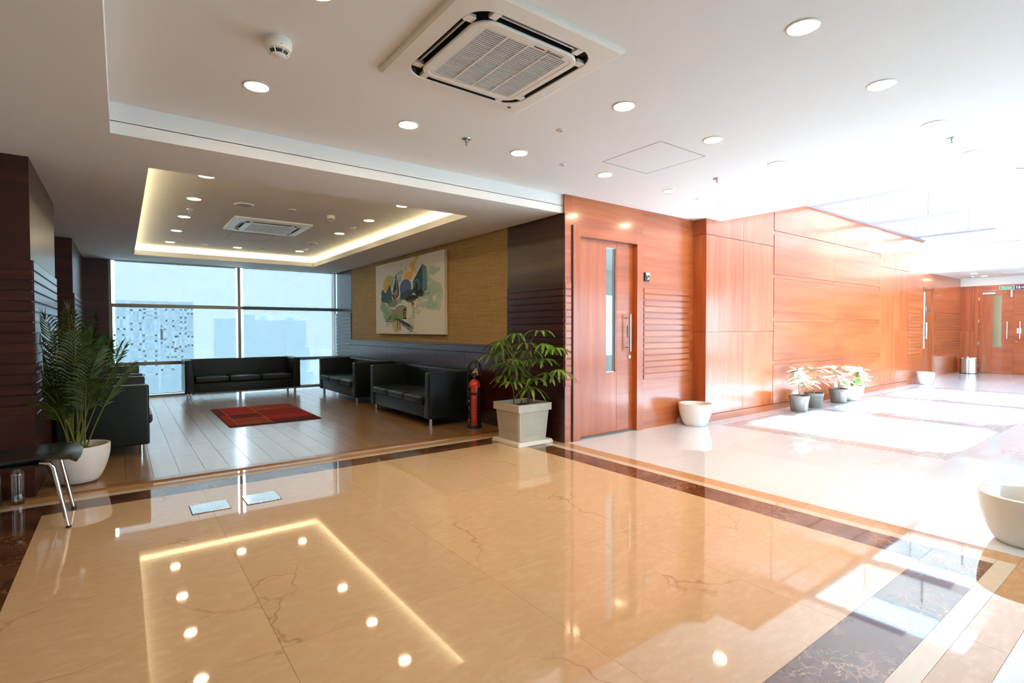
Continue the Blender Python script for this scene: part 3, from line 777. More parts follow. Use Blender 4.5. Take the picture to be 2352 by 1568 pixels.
for i, (x, lb) in enumerate(((0.71, 'round recessed downlight cut by the top edge, left of the cassette'), (2.69, 'round recessed downlight just right of the large cassette'), (3.72, 'round recessed downlight right of the access hatch, middle row'), (4.72, 'faint round recessed downlight, last of the middle hall row'))):
    place_light(x, 2.355, ZC, lb, G1)
for i, (x, lb) in enumerate(((2.695, 'largest round recessed downlight at the top right, nearest the camera'), (3.71, 'second downlight down the right-hand hall row'), (4.73, 'third downlight down the right-hand hall row'), (5.75, 'faint fourth downlight down the right-hand hall row'))):
    place_light(x, 1.225, ZC, lb, G1)
G2 = 'recessed round downlights in the lounge ceiling'
for i, y in enumerate((6.79, 7.93, 9.10, 10.33)):
    place_light(0.668, y, LZ, f'lounge downlight, {("nearest", "second nearest", "third nearest", "farthest")[i]} of the left column', G2)
place_light(1.665, 10.32, LZ, 'lounge downlight in the middle by the far cove', G2)
for i, y in enumerate((5.72, 6.75, 7.92, 10.14)):
    place_light(2.665, y, LZ, ('lounge downlight of the right column hidden behind the front soffit', 'lounge downlight nearest the bright cove corner on the right', 'lounge downlight second in the right column', 'lounge downlight farthest in the right column beside a sprinkler')[i], G2)
place_light(0.668, 5.72, LZ, 'lounge downlight of the left column hidden behind the front soffit', G2)
for x, lb in ((17.9, 'small downlight in the far corridor ceiling, left'), (18.9, 'small downlight in the far corridor ceiling beside a detector, right')):
    place_light(x, 3.75, ZC - 0.032, lb, 'downlights in the far corridor ceiling')

def smoke_detector(x, y, z, label, s=1.0):
    t = thing('smoke_detector', label, 'smoke detector', (x, y, z), group='smoke detectors')
    b = MB(); b.lathe([(0.050 * s, 0.0), (0.052 * s, -0.012 * s), (0.050 * s, -0.022 * s), (0.051 * s, -0.024 * s), (0.048 * s, -0.044 * s), (0.038 * s, -0.048 * s)], n=28, cap0=False, cap1=True)
    b.build('base', white_pl, t)
    MB().lathe([(0.037 * s, -0.046 * s), (0.032 * s, -0.060 * s)], n=24, cap0=False, cap1=False).build('sensing_chamber', black_pl, t)
    c = MB(); c.lathe([(0.030 * s, -0.060 * s), (0.031 * s, -0.064 * s), (0.024 * s, -0.068 * s)], n=24, cap0=True)
    for k in range(8):
        a = k * PI / 4 + 0.2; ca, sa = math.cos(a), math.sin(a)
        c.tube([(0.045 * s * ca, 0.045 * s * sa, -0.046 * s), (0.033 * s * ca, 0.033 * s * sa, -0.062 * s)], 0.0022 * s, 5)
    c.build('cap', white_pl, t)
    MB().lathe([(0.003, -0.034 * s), (0.003, -0.036 * s)], ((0.0, -0.050 * s, 0)), n=8).build('indicator', black_pl, t)
smoke_detector(0.665, 2.88, ZC, 'white round smoke detector on the hall ceiling, left of the big cassette', 1.25)
smoke_detector(2.17, 6.77, LZ, 'small smoke detector on the lounge ceiling, right of the lounge cassette', 0.9)
smoke_detector(18.6, 3.95, ZC - 0.032, 'tiny detector between the far corridor downlights', 0.9)

def sprinkler(x, y, z, label, s=1.0):
    t = thing('sprinkler', label, 'sprinkler', (x, y, z), group='ceiling sprinklers')
    MB().lathe([(0.036 * s, 0.0), (0.034 * s, -0.006 * s), (0.014 * s, -0.010 * s)], n=20, cap0=False).build('escutcheon', steel, t)
    b = MB(); b.lathe([(0.009, -0.008), (0.009, -0.022)], n=10)
    b.tube([(0.010 * s, 0, -0.018 * s), (0.012 * s, 0, -0.034 * s), (0.003 * s, 0, -0.046 * s)], 0.0022, 5); b.tube([(-0.010 * s, 0, -0.018 * s), (-0.012 * s, 0, -0.034 * s), (-0.003 * s, 0, -0.046 * s)], 0.0022, 5)
    b.build('head_frame', steel, t)
    MB().lathe([(0.014 * s, -0.047 * s), (0.014 * s, -0.049 * s)], n=12).build('deflector', steel, t)
    MB().tube([(0, 0, -0.02), (0, 0, -0.044 * s)], 0.003, 6).build('glass_bulb', plain('bulb_red', (0.25, 0.03, 0.02), 0.2), t)
for x, y, z, lb in ((2.165, 3.485, ZC, 'metal sprinkler between the second and third lounge-side hall downlights'), (4.70, 2.93, ZC, 'metal sprinkler right of the hall access hatch'),
                    (5.19, 1.235, ZC, 'metal sprinkler at the right, between faint downlights'), (0.688, 7.41, LZ, 'small sprinkler between the left lounge downlights'),
                    (1.16, 10.2, LZ, 'small sprinkler near the far cove of the lounge'), (2.668, 7.35, LZ, 'small sprinkler between the right lounge downlights'), (2.686, 9.80, LZ, 'small sprinkler beside the farthest right lounge downlight')):
    sprinkler(x, y, z, lb)
def plug(x, y, z, label):
    t = thing('concealed_sprinkler', label, 'sprinkler', (x, y, z), group='small capped ceiling outlets')
    MB().lathe([(0.032, 0.0), (0.030, -0.006), (0.014, -0.008)], n=18, cap0=False).build('plate', white_pl, t)
    MB().lathe([(0.008, -0.006), (0.008, -0.016)], n=10).build('nozzle', steel, t)
for x, y, lb in ((3.197, 3.507, 'small capped outlet right of the third lounge-side hall downlight'), (2.636, 2.917, 'small beige outlet in the open hall ceiling above the third downlight'), (5.241, 3.507, 'tiny capped outlet close to the corridor corner')):
    plug(x, y, ZC, lb)
def speaker(x, y, r, label):
    t = thing('ceiling_speaker', label, 'speaker', (x, y, LZ), group='round ceiling speakers')
    MB().lathe([(r, 0), (r * 0.97, -0.008), (r * 0.80, -0.010)], n=24, cap0=False, cap1=False).build('rim', white_pl, t)
    MB().lathe([(r * 0.80, -0.008), (r * 0.01, -0.005)], n=24, cap0=False, cap1=False).build('grille', plain('speaker_grille', (0.45, 0.43, 0.36), 0.6), t)
speaker(1.168, 6.77, 0.105, 'round slotted ceiling speaker above the lounge cassette')
speaker(1.684, 6.71, 0.045, 'tiny round ceiling disc right of the slotted speaker')
speaker(2.60, 9.09, 0.085, 'round ceiling disc near the right lounge cove')
speaker(2.03, 10.2, 0.045, 'tiny round ceiling disc by the far lounge cove')
t = thing('round_ceiling_light', 'large round ceiling ring at the right edge of the corridor ceiling', 'ceiling light', (9.0, 1.35, ZH))
MB().lathe([(0.22, 0), (0.215, -0.02), (0.17, -0.022)], n=32, cap0=False, cap1=False).build('rim', white_pl, t)
MB().lathe([(0.17, -0.012), (0.002, -0.012)], n=32, cap0=False, cap1=False).build('diffuser', white_pl, t)
t = thing('round_ceiling_light', 'flat square-edged fitting on the far corridor ceiling above the exit sign', 'ceiling light', (18.4, 2.95, ZC - 0.032))
MB().rbox(-0.3, -0.3, -0.02, 0.3, 0.3, 0.0, r=0.005, seg=1).build('rim', white_pl, t)
MB().box(-0.26, -0.26, -0.022, 0.26, 0.26, -0.018).build('diffuser', sign_w, t)

# air-conditioning cassettes
def rrect(hx, hy, r, n=6):
    p = []
    for cx_, cy_, a0 in ((hx - r, hy - r, 0), (-hx + r, hy - r, PI / 2), (-hx + r, -hy + r, PI), (hx - r, -hy + r, 1.5 * PI)):
        for i in range(n + 1):
            a = a0 + i * PI / 2 / n; p.append((cx_ + r * math.cos(a), cy_ + r * math.sin(a)))
    return p
def ring_mesh(m, A, za, B, zb, mi=0):
    n = len(A); m.add([(x, y, za) for x, y in A] + [(x, y, zb) for x, y in B], [(i, (i + 1) % n, (i + 1) % n + n, i + n) for i in range(n)], mi)
def cassette(x, y, z, label, logo):
    t = thing('ceiling_cassette', label, 'air conditioner', (x, y, z), group='square air-conditioning cassettes')
    o0 = rrect(0.485, 0.485, 0.006); o1 = rrect(0.485, 0.485, 0.006); i1 = rrect(0.385, 0.385, 0.13)
    m = MB(); ring_mesh(m, o0, 0.0, o1, -0.020)
    m2 = rrect(0.470, 0.470, 0.010); ring_mesh(m, o1, -0.020, m2, -0.028); ring_mesh(m, m2, -0.028, i1, -0.034)
    i2 = rrect(0.375, 0.375, 0.125); ring_mesh(m, i1, -0.034, rrect(0.382, 0.382, 0.129), -0.029)
    m.build('outer_panel', white_pl, t)
    m = MB(); m.add([(px, py, -0.003) for px, py in i2], [tuple(range(len(i2)))]); ring_mesh(m, rrect(0.382, 0.382, 0.129), -0.029, i2, -0.003); ring_mesh(m, rrect(0.324, 0.324, 0.10), -0.034, rrect(0.324, 0.324, 0.10), -0.003); m.build('air_slot', black_pl, t)  # slot walls coloured black to stand for the shade inside
    for k in range(4):      # the four louvre flaps
        a = k * PI / 2; q = MB(); q.rbox(-0.235, 0.350, -0.026, 0.235, 0.357, -0.014, r=0.002, seg=1)
        f = q.build('louvre_flap', white_pl, t); f.rotation_euler = (0, 0, a)
        for s_ in (-1, 1):
            q = MB(); q.rbox(s_ * 0.262 - 0.022, 0.322, -0.032, s_ * 0.262 + 0.022, 0.378, -0.010, r=0.003, seg=1)
            f = q.build('slot_bridge', white_pl, t); f.rotation_euler = (0, 0, a)
    c0 = rrect(0.328, 0.328, 0.103); c1 = rrect(0.323, 0.323, 0.10)
    gx0, gx1, gy0, gy1 = -0.258, 0.258, -0.270, 0.262
    g = [(gx1, gy1)] * 7 + [(gx0, gy1)] * 7 + [(gx0, gy0)] * 7 + [(gx1, gy0)] * 7
    m = MB(); ring_mesh(m, c0, -0.034, c0, -0.042); ring_mesh(m, c0, -0.042, c1, -0.046)
    c2 = rrect(0.292, 0.292, 0.05); c3 = rrect(0.288, 0.288, 0.048)
    ring_mesh(m, c1, -0.046, c2, -0.047); ring_mesh(m, c2, -0.047, c3, -0.0445); ring_mesh(m, c3, -0.0445, g, -0.0455)
    gi = [(gx1, gy1)] * 7 + [(gx0, gy1)] * 7 + [(gx0, gy0)] * 7 + [(gx1, gy0)] * 7
    ring_mesh(m, g, -0.0455, gi, -0.030)
    pn = m.build('grille_panel', white_pl, t)
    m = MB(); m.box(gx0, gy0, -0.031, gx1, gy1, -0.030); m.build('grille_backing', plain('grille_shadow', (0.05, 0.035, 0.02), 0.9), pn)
    n = 34; sm = None
    for k in range(n):
        yy = gy0 + (gy1 - gy0) * (k + 0.5) / n
        if sm is None:
            q = MB(); q.box(gx0, -0.0027, -0.0455, gx1, 0.0027, -0.0405); sm = q.mesh('slat'); sm.materials.append(white_pl)
        s_ = obj('slat', sm, None, pn, (0, yy, 0))
    for k in (1, 2, 3):
        xx = gx0 + (gx1 - gx0) * k / 4; MB().box(xx - 0.005, gy0, -0.0465, xx + 0.005, gy1, -0.040).build('grille_rib', white_pl, pn)
    MB().rbox(0.36, 0.395, -0.036, 0.385, 0.410, -0.030, r=0.002, seg=1).build('sensor', black_pl, t)
    if logo:
        # the print on the panel is too small in the photo to read: a short word and a boxed mark
        ink_ = plain('logo_dark', (0.10, 0.07, 0.05), 0.5)
        q = MB()
        for k in range(7): q.box(0.025 + k * 0.010, -0.286 - (0.006 if k == 0 else 0.002), -0.0482, 0.032 + k * 0.010, -0.281, -0.046)
        q.build('lettering', ink_, pn)
        q = MB(); q.box(0.112, -0.300, -0.0478, 0.212, -0.276, -0.046); q.build('label_plate', plain('label_grey', (0.50, 0.52, 0.50), 0.4), pn)
        q = MB(); q.box(0.112, -0.300, -0.0490, 0.116, -0.274, -0.047); q.box(0.205, -0.298, -0.0490, 0.208, -0.278, -0.047)
        for k in range(5): q.box(0.124 + k * 0.016, -0.288, -0.0490, 0.134 + k * 0.016, -0.279, -0.047)
        q.build('lettering', ink_, pn)
    return t
cassette(1.672, 2.362, ZC, 'large square air-conditioning cassette with slatted grille in the hall ceiling', True)
cassette(1.665, 7.965, LZ, 'small distant air-conditioning cassette in the lounge ceiling', False)

# ------------------------------------------------------------------ painting on the wallpaper
def painting():
    PW, PH, NX, NZ = 2.60, 1.262, 300, 210
    u = (np.arange(NX + 1) / NX)[None, :].repeat(NZ + 1, 0); v = (np.arange(NZ + 1) / NZ)[:, None].repeat(NX + 1, 1)
    img = np.ones((NZ + 1, NX + 1, 3)) * np.array([0.74, 0.70, 0.62])
    rg = np.random.default_rng(5)
    def fbm(f, seed):
        r = np.random.default_rng(seed); out = np.zeros_like(u); amp = 1
        for o_ in range(4):
            g = r.random((f + 3, f + 3)); x = u * f; y = v * f; xi = x.astype(int); yi = y.astype(int); fx_ = x - xi; fy_ = y - yi
            fx_ = fx_ * fx_ * (3 - 2 * fx_); fy_ = fy_ * fy_ * (3 - 2 * fy_)
            out += amp * ((g[yi, xi] * (1 - fx_) + g[yi, xi + 1] * fx_) * (1 - fy_) + (g[yi + 1, xi] * (1 - fx_) + g[yi + 1, xi + 1] * fx_) * fy_)
            f *= 2; amp *= 0.5
        return out / 1.875
    def put(mask, c, a=1.0):
        m = (np.clip(mask, 0, 1) * a)[..., None]; img[:] = img * (1 - m) + np.array(c) * m
    def blob(cx_, cy_, rx, ry, c, a, seed, f=6, hard=7):
        d = ((u - cx_) / rx) ** 2 + ((v - cy_) / ry) ** 2
        put(((1.0 - d - (fbm(f + 3, seed) - 0.5) * 4.6 - (fbm(30, seed + 50) - .5) * 1.2) * hard / 3) * (0.55 + 0.7 * fbm(9, seed + 80)), c, a)
    def poly(pts, c, a=1.0, rough=0.0, seed=1):
        uu = u + (fbm(12, seed) - .5) * rough; vv = v + (fbm(12, seed + 9) - .5) * rough
        ins = np.zeros_like(u, bool); n = len(pts)
        for i in range(n):
            x0, y0 = pts[i]; x1, y1 = pts[(i + 1) % n]
            if y0 == y1: continue
            cr = ((y0 > vv) != (y1 > vv)) & (uu < (x1 - x0) * (vv - y0) / (y1 - y0) + x0); ins ^= cr
        put(ins.astype(float), c, a); return ins
    def line(x0, y0, x1, y1, wd_, c, a=1.0):
        dx, dy = x1 - x0, (y1 - y0); L2 = dx * dx + dy * dy
        t_ = np.clip(((u - x0) * dx + (v - y0) * dy) / L2, 0, 1); d = np.hypot(u - x0 - t_ * dx, v - y0 - t_ * dy)
        put((wd_ - d) / 0.003 + .5, c, a)
    def arc(cx_, cy_, rx, ry, a0, a1, wd_, c):
        p = [(cx_ + rx * math.cos(a0 + (a1 - a0) * i / 14), cy_ + ry * math.sin(a0 + (a1 - a0) * i / 14)) for i in range(15)]
        for i in range(14): line(*p[i], *p[i + 1], wd_, c)
    yel, ora, blu, tea, grn, ink = (0.62, 0.42, 0.08), (0.75, 0.38, 0.04), (0.20, 0.42, 0.46), (0.02, 0.09, 0.11), (0.30, 0.48, 0.36), (0.012, 0.016, 0.014)
    blob(.30, .22, .11, .17, blu, .8, 3); blob(.20, .28, .07, .13, yel, .85, 5); blob(.60, .12, .07, .14, yel, .8, 7); blob(.55, .24, .10, .11, ora, .85, 8); blob(.48, .31, .06, .06, ora, .6, 10)
    blob(.86, .42, .10, .26, grn, .75, 11); blob(.78, .52, .10, .14, grn, .7, 12); blob(.17, .66, .09, .14, (0.12, 0.36, 0.22), .8, 13); blob(.20, .80, .05, .07, grn, .6, 14)
    blob(.36, .88, .09, .11, (0.42, 0.34, 0.08), .7, 15); blob(.30, .80, .07, .08, yel, .5, 16); blob(.56, .92, .08, .10, grn, .45, 17); blob(.64, .68, .07, .10, grn, .7, 18); blob(.92, .60, .04, .10, grn, .55, 31)
    poly([(.10, .38), (.13, .36), (.16, .43), (.21, .38), (.24, .30), (.27, .36), (.28, .55), (.24, .58), (.10, .53)], tea, .95, .03, 20)
    for k in range(6): line(.13 + k * .02, .40, .13 + k * .02, .5, .0015, (0.10, 0.25, 0.25), .6)
    for k in range(7): line(.20, .41 + k * .022, .28, .39 + k * .022, .0014, (0.20, 0.35, 0.36), .5)
    poly([(.275, .47), (.32, .32), (.345, .16), (.385, .34), (.39, .47), (.34, .53), (.30, .53)], ink, .95, .008, 22)
    for a, b in (((.275, .47), (.30, .53)), ((.30, .53), (.385, .50)), ((.285, .45), (.35, .40)), ((.355, .24), (.36, .47)), ((.30, .31), (.33, .23)), ((.275, .36), (.32, .28))): line(*a, *b, .004, (.8, .8, .76), .9)
    for k in range(3): line(.31, .445 + k * .025, .345, .435 + k * .025, .004, (.8, .8, .76), .9)
    dm = [(.41 + .005, .52)] + [(.49 + .085 * math.cos(PI + PI * i / 10), .37 + .105 * math.sin(PI + PI * i / 10)) for i in range(11)] + [(.585, .55)]
    poly(dm, (0.05, 0.13, 0.30), .95, .01, 24); poly([(.42, .45), (.50, .40), (.58, .42), (.60, .55), (.41, .55)], (0.06, 0.07, 0.06), .8, .05, 25)
    arc(.49, .375, .088, .11, PI, 1.9 * PI, .003, (.7, .75, .75))
    T = poly([(.60, .31), (.725, .115), (.73, .44), (.66, .50), (.60, .46)], (0.02, 0.08, 0.10), 1, 0, 1)
    poly([(.725, .115), (.785, .165), (.79, .44), (.73, .46)], (0.05, 0.15, 0.19), 1, 0, 1)
    for k in range(17): line(.728, .135 + k * .019, .785, .18 + k * .0165, .003, (.32, .45, .48), .85)
    for k in range(12): line(.612, .33 + k * .012, .72, .17 + k * .026, .0012, (0.07, 0.18, 0.20), .7)
    th = np.hypot((u - .648) / .036, (v - .385) / .085); put((1 - th) * 20, (0.01, 0.03, 0.035)); put((1 - np.abs(th - 1) * 9), (.4, .55, .52)); put((1 - np.abs(th - .6) * 9), (.15, .3, .3), .8)
    blob(.70, .47, .11, .06, ink, .95, 27, 10); blob(.53, .56, .08, .09, ink, .9, 28, 10); blob(.62, .45, .04, .05, ink, .9, 29, 10)
    blob(.30, .58, .08, .05, (0.10, 0.16, 0.14), .8, 30, 10); blob(.40, .56, .06, .05, (0.25, 0.28, 0.24), .7, 33, 12)
    poly([(.24, .73), (.30, .66), (.38, .62), (.47, .60), (.51, .66), (.47, .75), (.25, .77)], (0.24, 0.22, 0.12), .8, .02, 34)
    poly([(.24, .755), (.45, .745), (.45, .785), (.24, .79)], (0.16, 0.42, 0.10), 1, .01, 35)
    arc(.42, .69, .11, .09, 1.15 * PI, 1.85 * PI, .008, (.75, .76, .72)); arc(.42, .695, .10, .08, 1.15 * PI, 1.85 * PI, .002, ink)
    poly([(.455, .66), (.50, .65), (.50, .80), (.455, .80)], ink, .92, .01, 36)
    for q_ in (.70, .735, .765): line(.475, q_, .485, q_, .006, (.6, .6, .55), .9)
    poly([(.235, .745), (.255, .745), (.25, .80), (.23, .80)], ink, .9, .01, 37); poly([(.33, .76), (.345, .76), (.34, .80), (.325, .80)], ink, .9, .01, 38)
    for a in ((.15, .805, .50, .79, .004), (.17, .825, .36, .818, .005), (.16, .79, .62, .795, .0015), (.62, .55, .83, .485, .003), (.64, .575, .78, .545, .002), (.60, .53, .60, .9, .001)): line(*a, ink)
    poly([(.34, .80), (.42, .80), (.60, .90), (.585, .965), (.50, .92), (.36, .83)], (0.03, 0.045, 0.05), .95, .012, 39)
    line(.35, .815, .59, .95, .0035, (.7, .72, .7)); line(.44, .86, .57, .975, .002, ink); line(.36, .82, .37, .93, .006, ink, .8); line(.40, .84, .405, .95, .005, ink, .8)
    th = np.hypot((u - .575) / .017, (v - .915) / .03); put(1 - np.abs(th - 1) * 4, (.75, .75, .72)); put(1 - np.hypot((u - .575) / .006, (v - .915) / .008), (.75, .75, .72))
    arc(.62, .60, .035, .075, 0, PI, .003, ink); arc(.62, .60, .05, .11, 0.1, PI - .1, .0015, (.2, .25, .2)); arc(.32, .84, .03, .06, -PI / 2, PI / 2, .0012, (.3, .3, .2))
    for k in range(60):
        x_, y_ = rg.random() * .7 + .12, rg.random() * .75 + .15
        th = np.hypot(u - x_, (v - y_) * .6); put((.0035 - th) / .002, [ink, grn, yel][k % 3], .55)
    img *= (0.96 + 0.06 * fbm(40, 77))[..., None]
    t = thing('wall_painting', 'large unframed canvas of a sketched city skyline on the gold wallpaper', 'painting', (XR - 0.002, 8.11, 1.18))
    # seen from the lounge, left edge is the far end (+Y)
    pts = np.stack([np.full_like(u, -0.0505), PW / 2 - u * PW, PH - v * PH], -1).reshape(-1, 3)
    idx = np.arange((NX + 1) * (NZ + 1)).reshape(NZ + 1, NX + 1)
    q = np.stack([idx[:-1, :-1], idx[1:, :-1], idx[1:, 1:], idx[:-1, 1:]], -1).reshape(-1, 4)
    me = bpy.data.meshes.new('print'); me.from_pydata(pts.tolist(), [], q.tolist())
    at = me.color_attributes.new('paint', 'FLOAT_COLOR', 'POINT')
    at.data.foreach_set('color', np.concatenate([img.reshape(-1, 3), np.ones((img.shape[0] * img.shape[1], 1))], 1).astype(np.float32).ravel())
    nt = NT('painted_canvas'); a = nt.n('VertexColor', layer_name='paint'); nt.bsdf(a.outputs['Color'], 0.75, spec=0.2, bump=nt.noise(nt.coords((1, 1, 1), rnd=False), 400, 1), bump_s=0.03)
    obj('print', me, nt.m, t)
    MB().rbox(-0.050, -PW / 2, 0, 0.0, PW / 2, PH, r=0.003, seg=1).build('canvas', plain('canvas_white', (0.76, 0.72, 0.66), 0.8), t)
painting()

# ------------------------------------------------------------------ sofas
def sofa(name, label, loc, rz, width, seats):
    """faces -y locally; origin at the middle of its footprint"""
    t = thing(name, label, 'sofa', loc, rz, 'black leather box sofas in the lounge')
    W, D, H, zb = width / 2, 0.36, 0.70, 0.10
    aw = 0.125
    for s in (-1, 1):
        m = MB()
        def f(c, s=s):
            x = c.x
            if abs(x) < W - 0.06: x += -s * 0.035 * (0.7 - c.z) / 0.6 * 1.0
            return (x, c.y, c.z)
        a, b = sorted((s * W, s * (W - aw)))
        m.rbox(a, -D, zb, b, D, H, r=0.022, seg=3, fn=f); m.build('arm', leather, t)
    MB().rbox(-W + aw - 0.02, D - 0.15, zb + 0.005, W - aw + 0.02, D - 0.002, H - 0.002, r=0.022, seg=3).build('backrest', leather, t)
    MB().rbox(-W + aw - 0.02, -D + 0.012, zb + 0.005, W - aw + 0.02, D - 0.14, 0.275, r=0.012, seg=2).build('base', leather, t)
    x0 = -W + aw + 0.036; cw = (2 * W - 2 * aw - 0.072) / seats
    for k in range(seats):
        bm = bmesh.new(); bmesh.ops.create_cube(bm, size=1)
        ex = (x0 + k * cw + 0.004, x0 + (k + 1) * cw - 0.004)
        for v in bm.verts: v.co = Vector((ex[0] + (v.co.x + .5) * (ex[1] - ex[0]), -D - 0.035 + (v.co.y + .5) * (2 * D - 0.135 + 0.03), 0.27 + (v.co.z + .5) * 0.125))
        bmesh.ops.subdivide_edges(bm, edges=list(bm.edges), cuts=7, use_grid_fill=True)
        cxm = (ex[0] + ex[1]) / 2; hw = (ex[1] - ex[0]) / 2; hy = (2 * D - 0.105) / 2; cym = -D - 0.035 + hy
        for v in bm.verts:
            a, b = (v.co.x - cxm) / hw, (v.co.y - cym) / hy
            e = max(0, 1 - abs(a) ** 6) * max(0, 1 - abs(b) ** 6)
            z = (v.co.z - 0.3325) / 0.0625
            v.co.z = 0.3325 + z * (0.046 + 0.0165 * e)
            v.co.z += 0.004 * mnoise.noise(v.co * 6) if z > 0.9 else 0
            k1 = 1 - 0.014 * abs(z) ** 3
            v.co.x = cxm + (v.co.x - cxm) * k1; v.co.y = cym + (v.co.y - cym) * (1 - 0.03 * abs(z) ** 4)
        bmesh.ops.smooth_vert(bm, verts=bm.verts, factor=0.5, use_axis_x=True, use_axis_y=True, use_axis_z=True)
        m = MB(); m.bm(bm, 0, True); c_ = m.build('seat_cushion', leather, t)
    for sx in (-1, 1):
        for sy in (-1, 1):
            m = MB(); m.lathe([(0.021, 0.006), (0.021, 0.105)], (sx * (W - 0.09), sy * (D - 0.07), 0), 14); m.lathe([(0.026, 0.0), (0.026, 0.010)], (sx * (W - 0.09), sy * (D - 0.07), 0), 14)
            m.build('leg', chrome, t)
    return t
sofa('three_seat_sofa', 'black leather three-seat sofa standing before the window', (1.895, 11.375, 0.002), 0, 1.985, 3)
sofa('three_seat_sofa', 'black leather sofa under the painting, the farther of two along the gold wall', (3.49, 9.59, 0.002), -PI / 2, 1.98, 3)
sofa('three_seat_sofa', 'black leather sofa beside the fire extinguisher, the nearer along the gold wall', (3.49, 6.94, 0.002), -PI / 2, 1.98, 3)
sofa('two_seat_sofa', 'black leather sofa nearest on the left, seen from its side behind the palm', (-0.145, 7.06, 0.002), PI / 2, 1.32, 2)
sofa('three_seat_sofa', 'black leather sofa farthest on the left, only its arms showing', (-0.15, 9.05, 0.002), PI / 2, 1.90, 3)

# rug
def rug():
    t = thing('rug', 'small red and maroon block-patterned rug on the lounge floor', 'rug', (1.67, 8.42, 0.002))
    MB().rbox(-0.575, -0.905, 0, 0.575, 0.905, 0.014, r=0.005, seg=2).build('backing', plain('rug_edge', (0.05, 0.012, 0.012), 0.95), t)
    R1, R2, R3, R4 = (0.30, 0.022, 0.010), (0.16, 0.010, 0.010), (0.09, 0.012, 0.012), (0.34, 0.075, 0.025)
    def rm(i, a, b):
        n = NT('rug_pile_%d' % i); v = n.noise(n.coords((2.5, 30, 1), rnd=False), 1.0, 3); n2 = n.noise(n.coords((1, 1, 1), rnd=False), 140, 2)
        n.bsdf(n.mix(n.ramp(v, [(0.35, (0, 0, 0)), (0.65, (1, 1, 1))]), a, b), 0.95, spec=0.1, bump=n2, bump_s=0.5); return n.m
    ms = [rm(0, R1, R2), rm(1, R2, R3), rm(2, R4, R2), rm(3, R1, R1)]
    line = plain('rug_line', (0.42, 0.13, 0.04), 0.95)
    # blocks: x across, y deep
    for a, b, c, d, k in ((-.565, -.47, .89, .71, 0), (-.565, -.47, .70, .10, 1), (-.565, -.47, .09, -.89, 3), (-.46, -.06, .89, .10, 3), (-.46, -.06, .09, -.30, 1), (-.46, -.06, -.31, -.89, 2),
                          (-.05, .565, .89, .30, 2), (-.05, .565, .29, -.25, 0), (-.05, .565, -.26, -.62, 3), (-.05, .565, -.63, -.89, 1)):
        MB().box(a, d, 0.012, b, c, 0.016).build('pile_block', ms[k], t)
    m = MB(); m.box(-.469, -.89, 0.012, -.461, .89, 0.0168); m.box(-.059, -.89, 0.012, -.051, .89, 0.0168); m.box(-.46, .088, 0.012, -.06, .102, 0.0168)
    m.build('stitch_line', line, t)
rug()

# ------------------------------------------------------------------ pots
def bowl_pot(name, label, loc, R, H, group='white bowl planters', fill=True, filled_h=0.82):
    t = thing(name, label, 'planter', loc, 0, group)
    rb = R * 0.62
    m = MB(); prof = [(rb * 0.96, 0.0)]
    for i in range(10):
        a = i / 9; prof.append((rb + (R - rb) * math.sin(a * PI / 2) ** 0.9, H * (0.01 + 0.98 * a ** 1.15)))
    prof += [(R - 0.003, H), (R - 0.018, H + 0.001), (R - 0.024, H - 0.006), (R - 0.030, H * 0.75), (rb * 0.9, H * 0.35)]
    m.lathe(prof, n=40, cap0=True, cap1=False); m.build('bowl', pot_white, t)
    hh = H * filled_h if fill else H * 0.36
    MB().lathe([(R * 0.885 if fill else rb * 0.92, hh), (0.002, hh)], n=30, cap0=False, cap1=False).build('soil' if fill else 'inner_liner', soil if fill else plain('pot_inside', (0.16, 0.14, 0.12), 0.8), t)
    return t
bowl_pot('planter_bowl', 'empty white bowl planter standing on the floor at the inner corner of the wood wall', (5.995, 4.025, 0), 0.213, 0.289)
bowl_pot('planter_bowl', 'large empty white bowl planter cut by the right edge of the photo', (4.215, 0.628, 0), 0.215, 0.284, fill=False)
bowl_pot('planter_bowl', 'white bowl planter at the far end of the panelled corridor wall', (14.52, 3.85, 0), 0.17, 0.28)
bowl_pot('planter_bowl', 'white bowl planter behind the three grey nursery pots', (10.34, 3.80, 0), 0.19, 0.262)
bowl_pot('planter_bowl', 'white bowl planter holding the tall palm at the left column', (-0.30, 5.57, 0.014), 0.215, 0.295)
bowl_pot('planter_bowl', 'white bowl planter mostly hidden in the far left lounge corner', (-0.25, 11.45, 0.002), 0.20, 0.28)

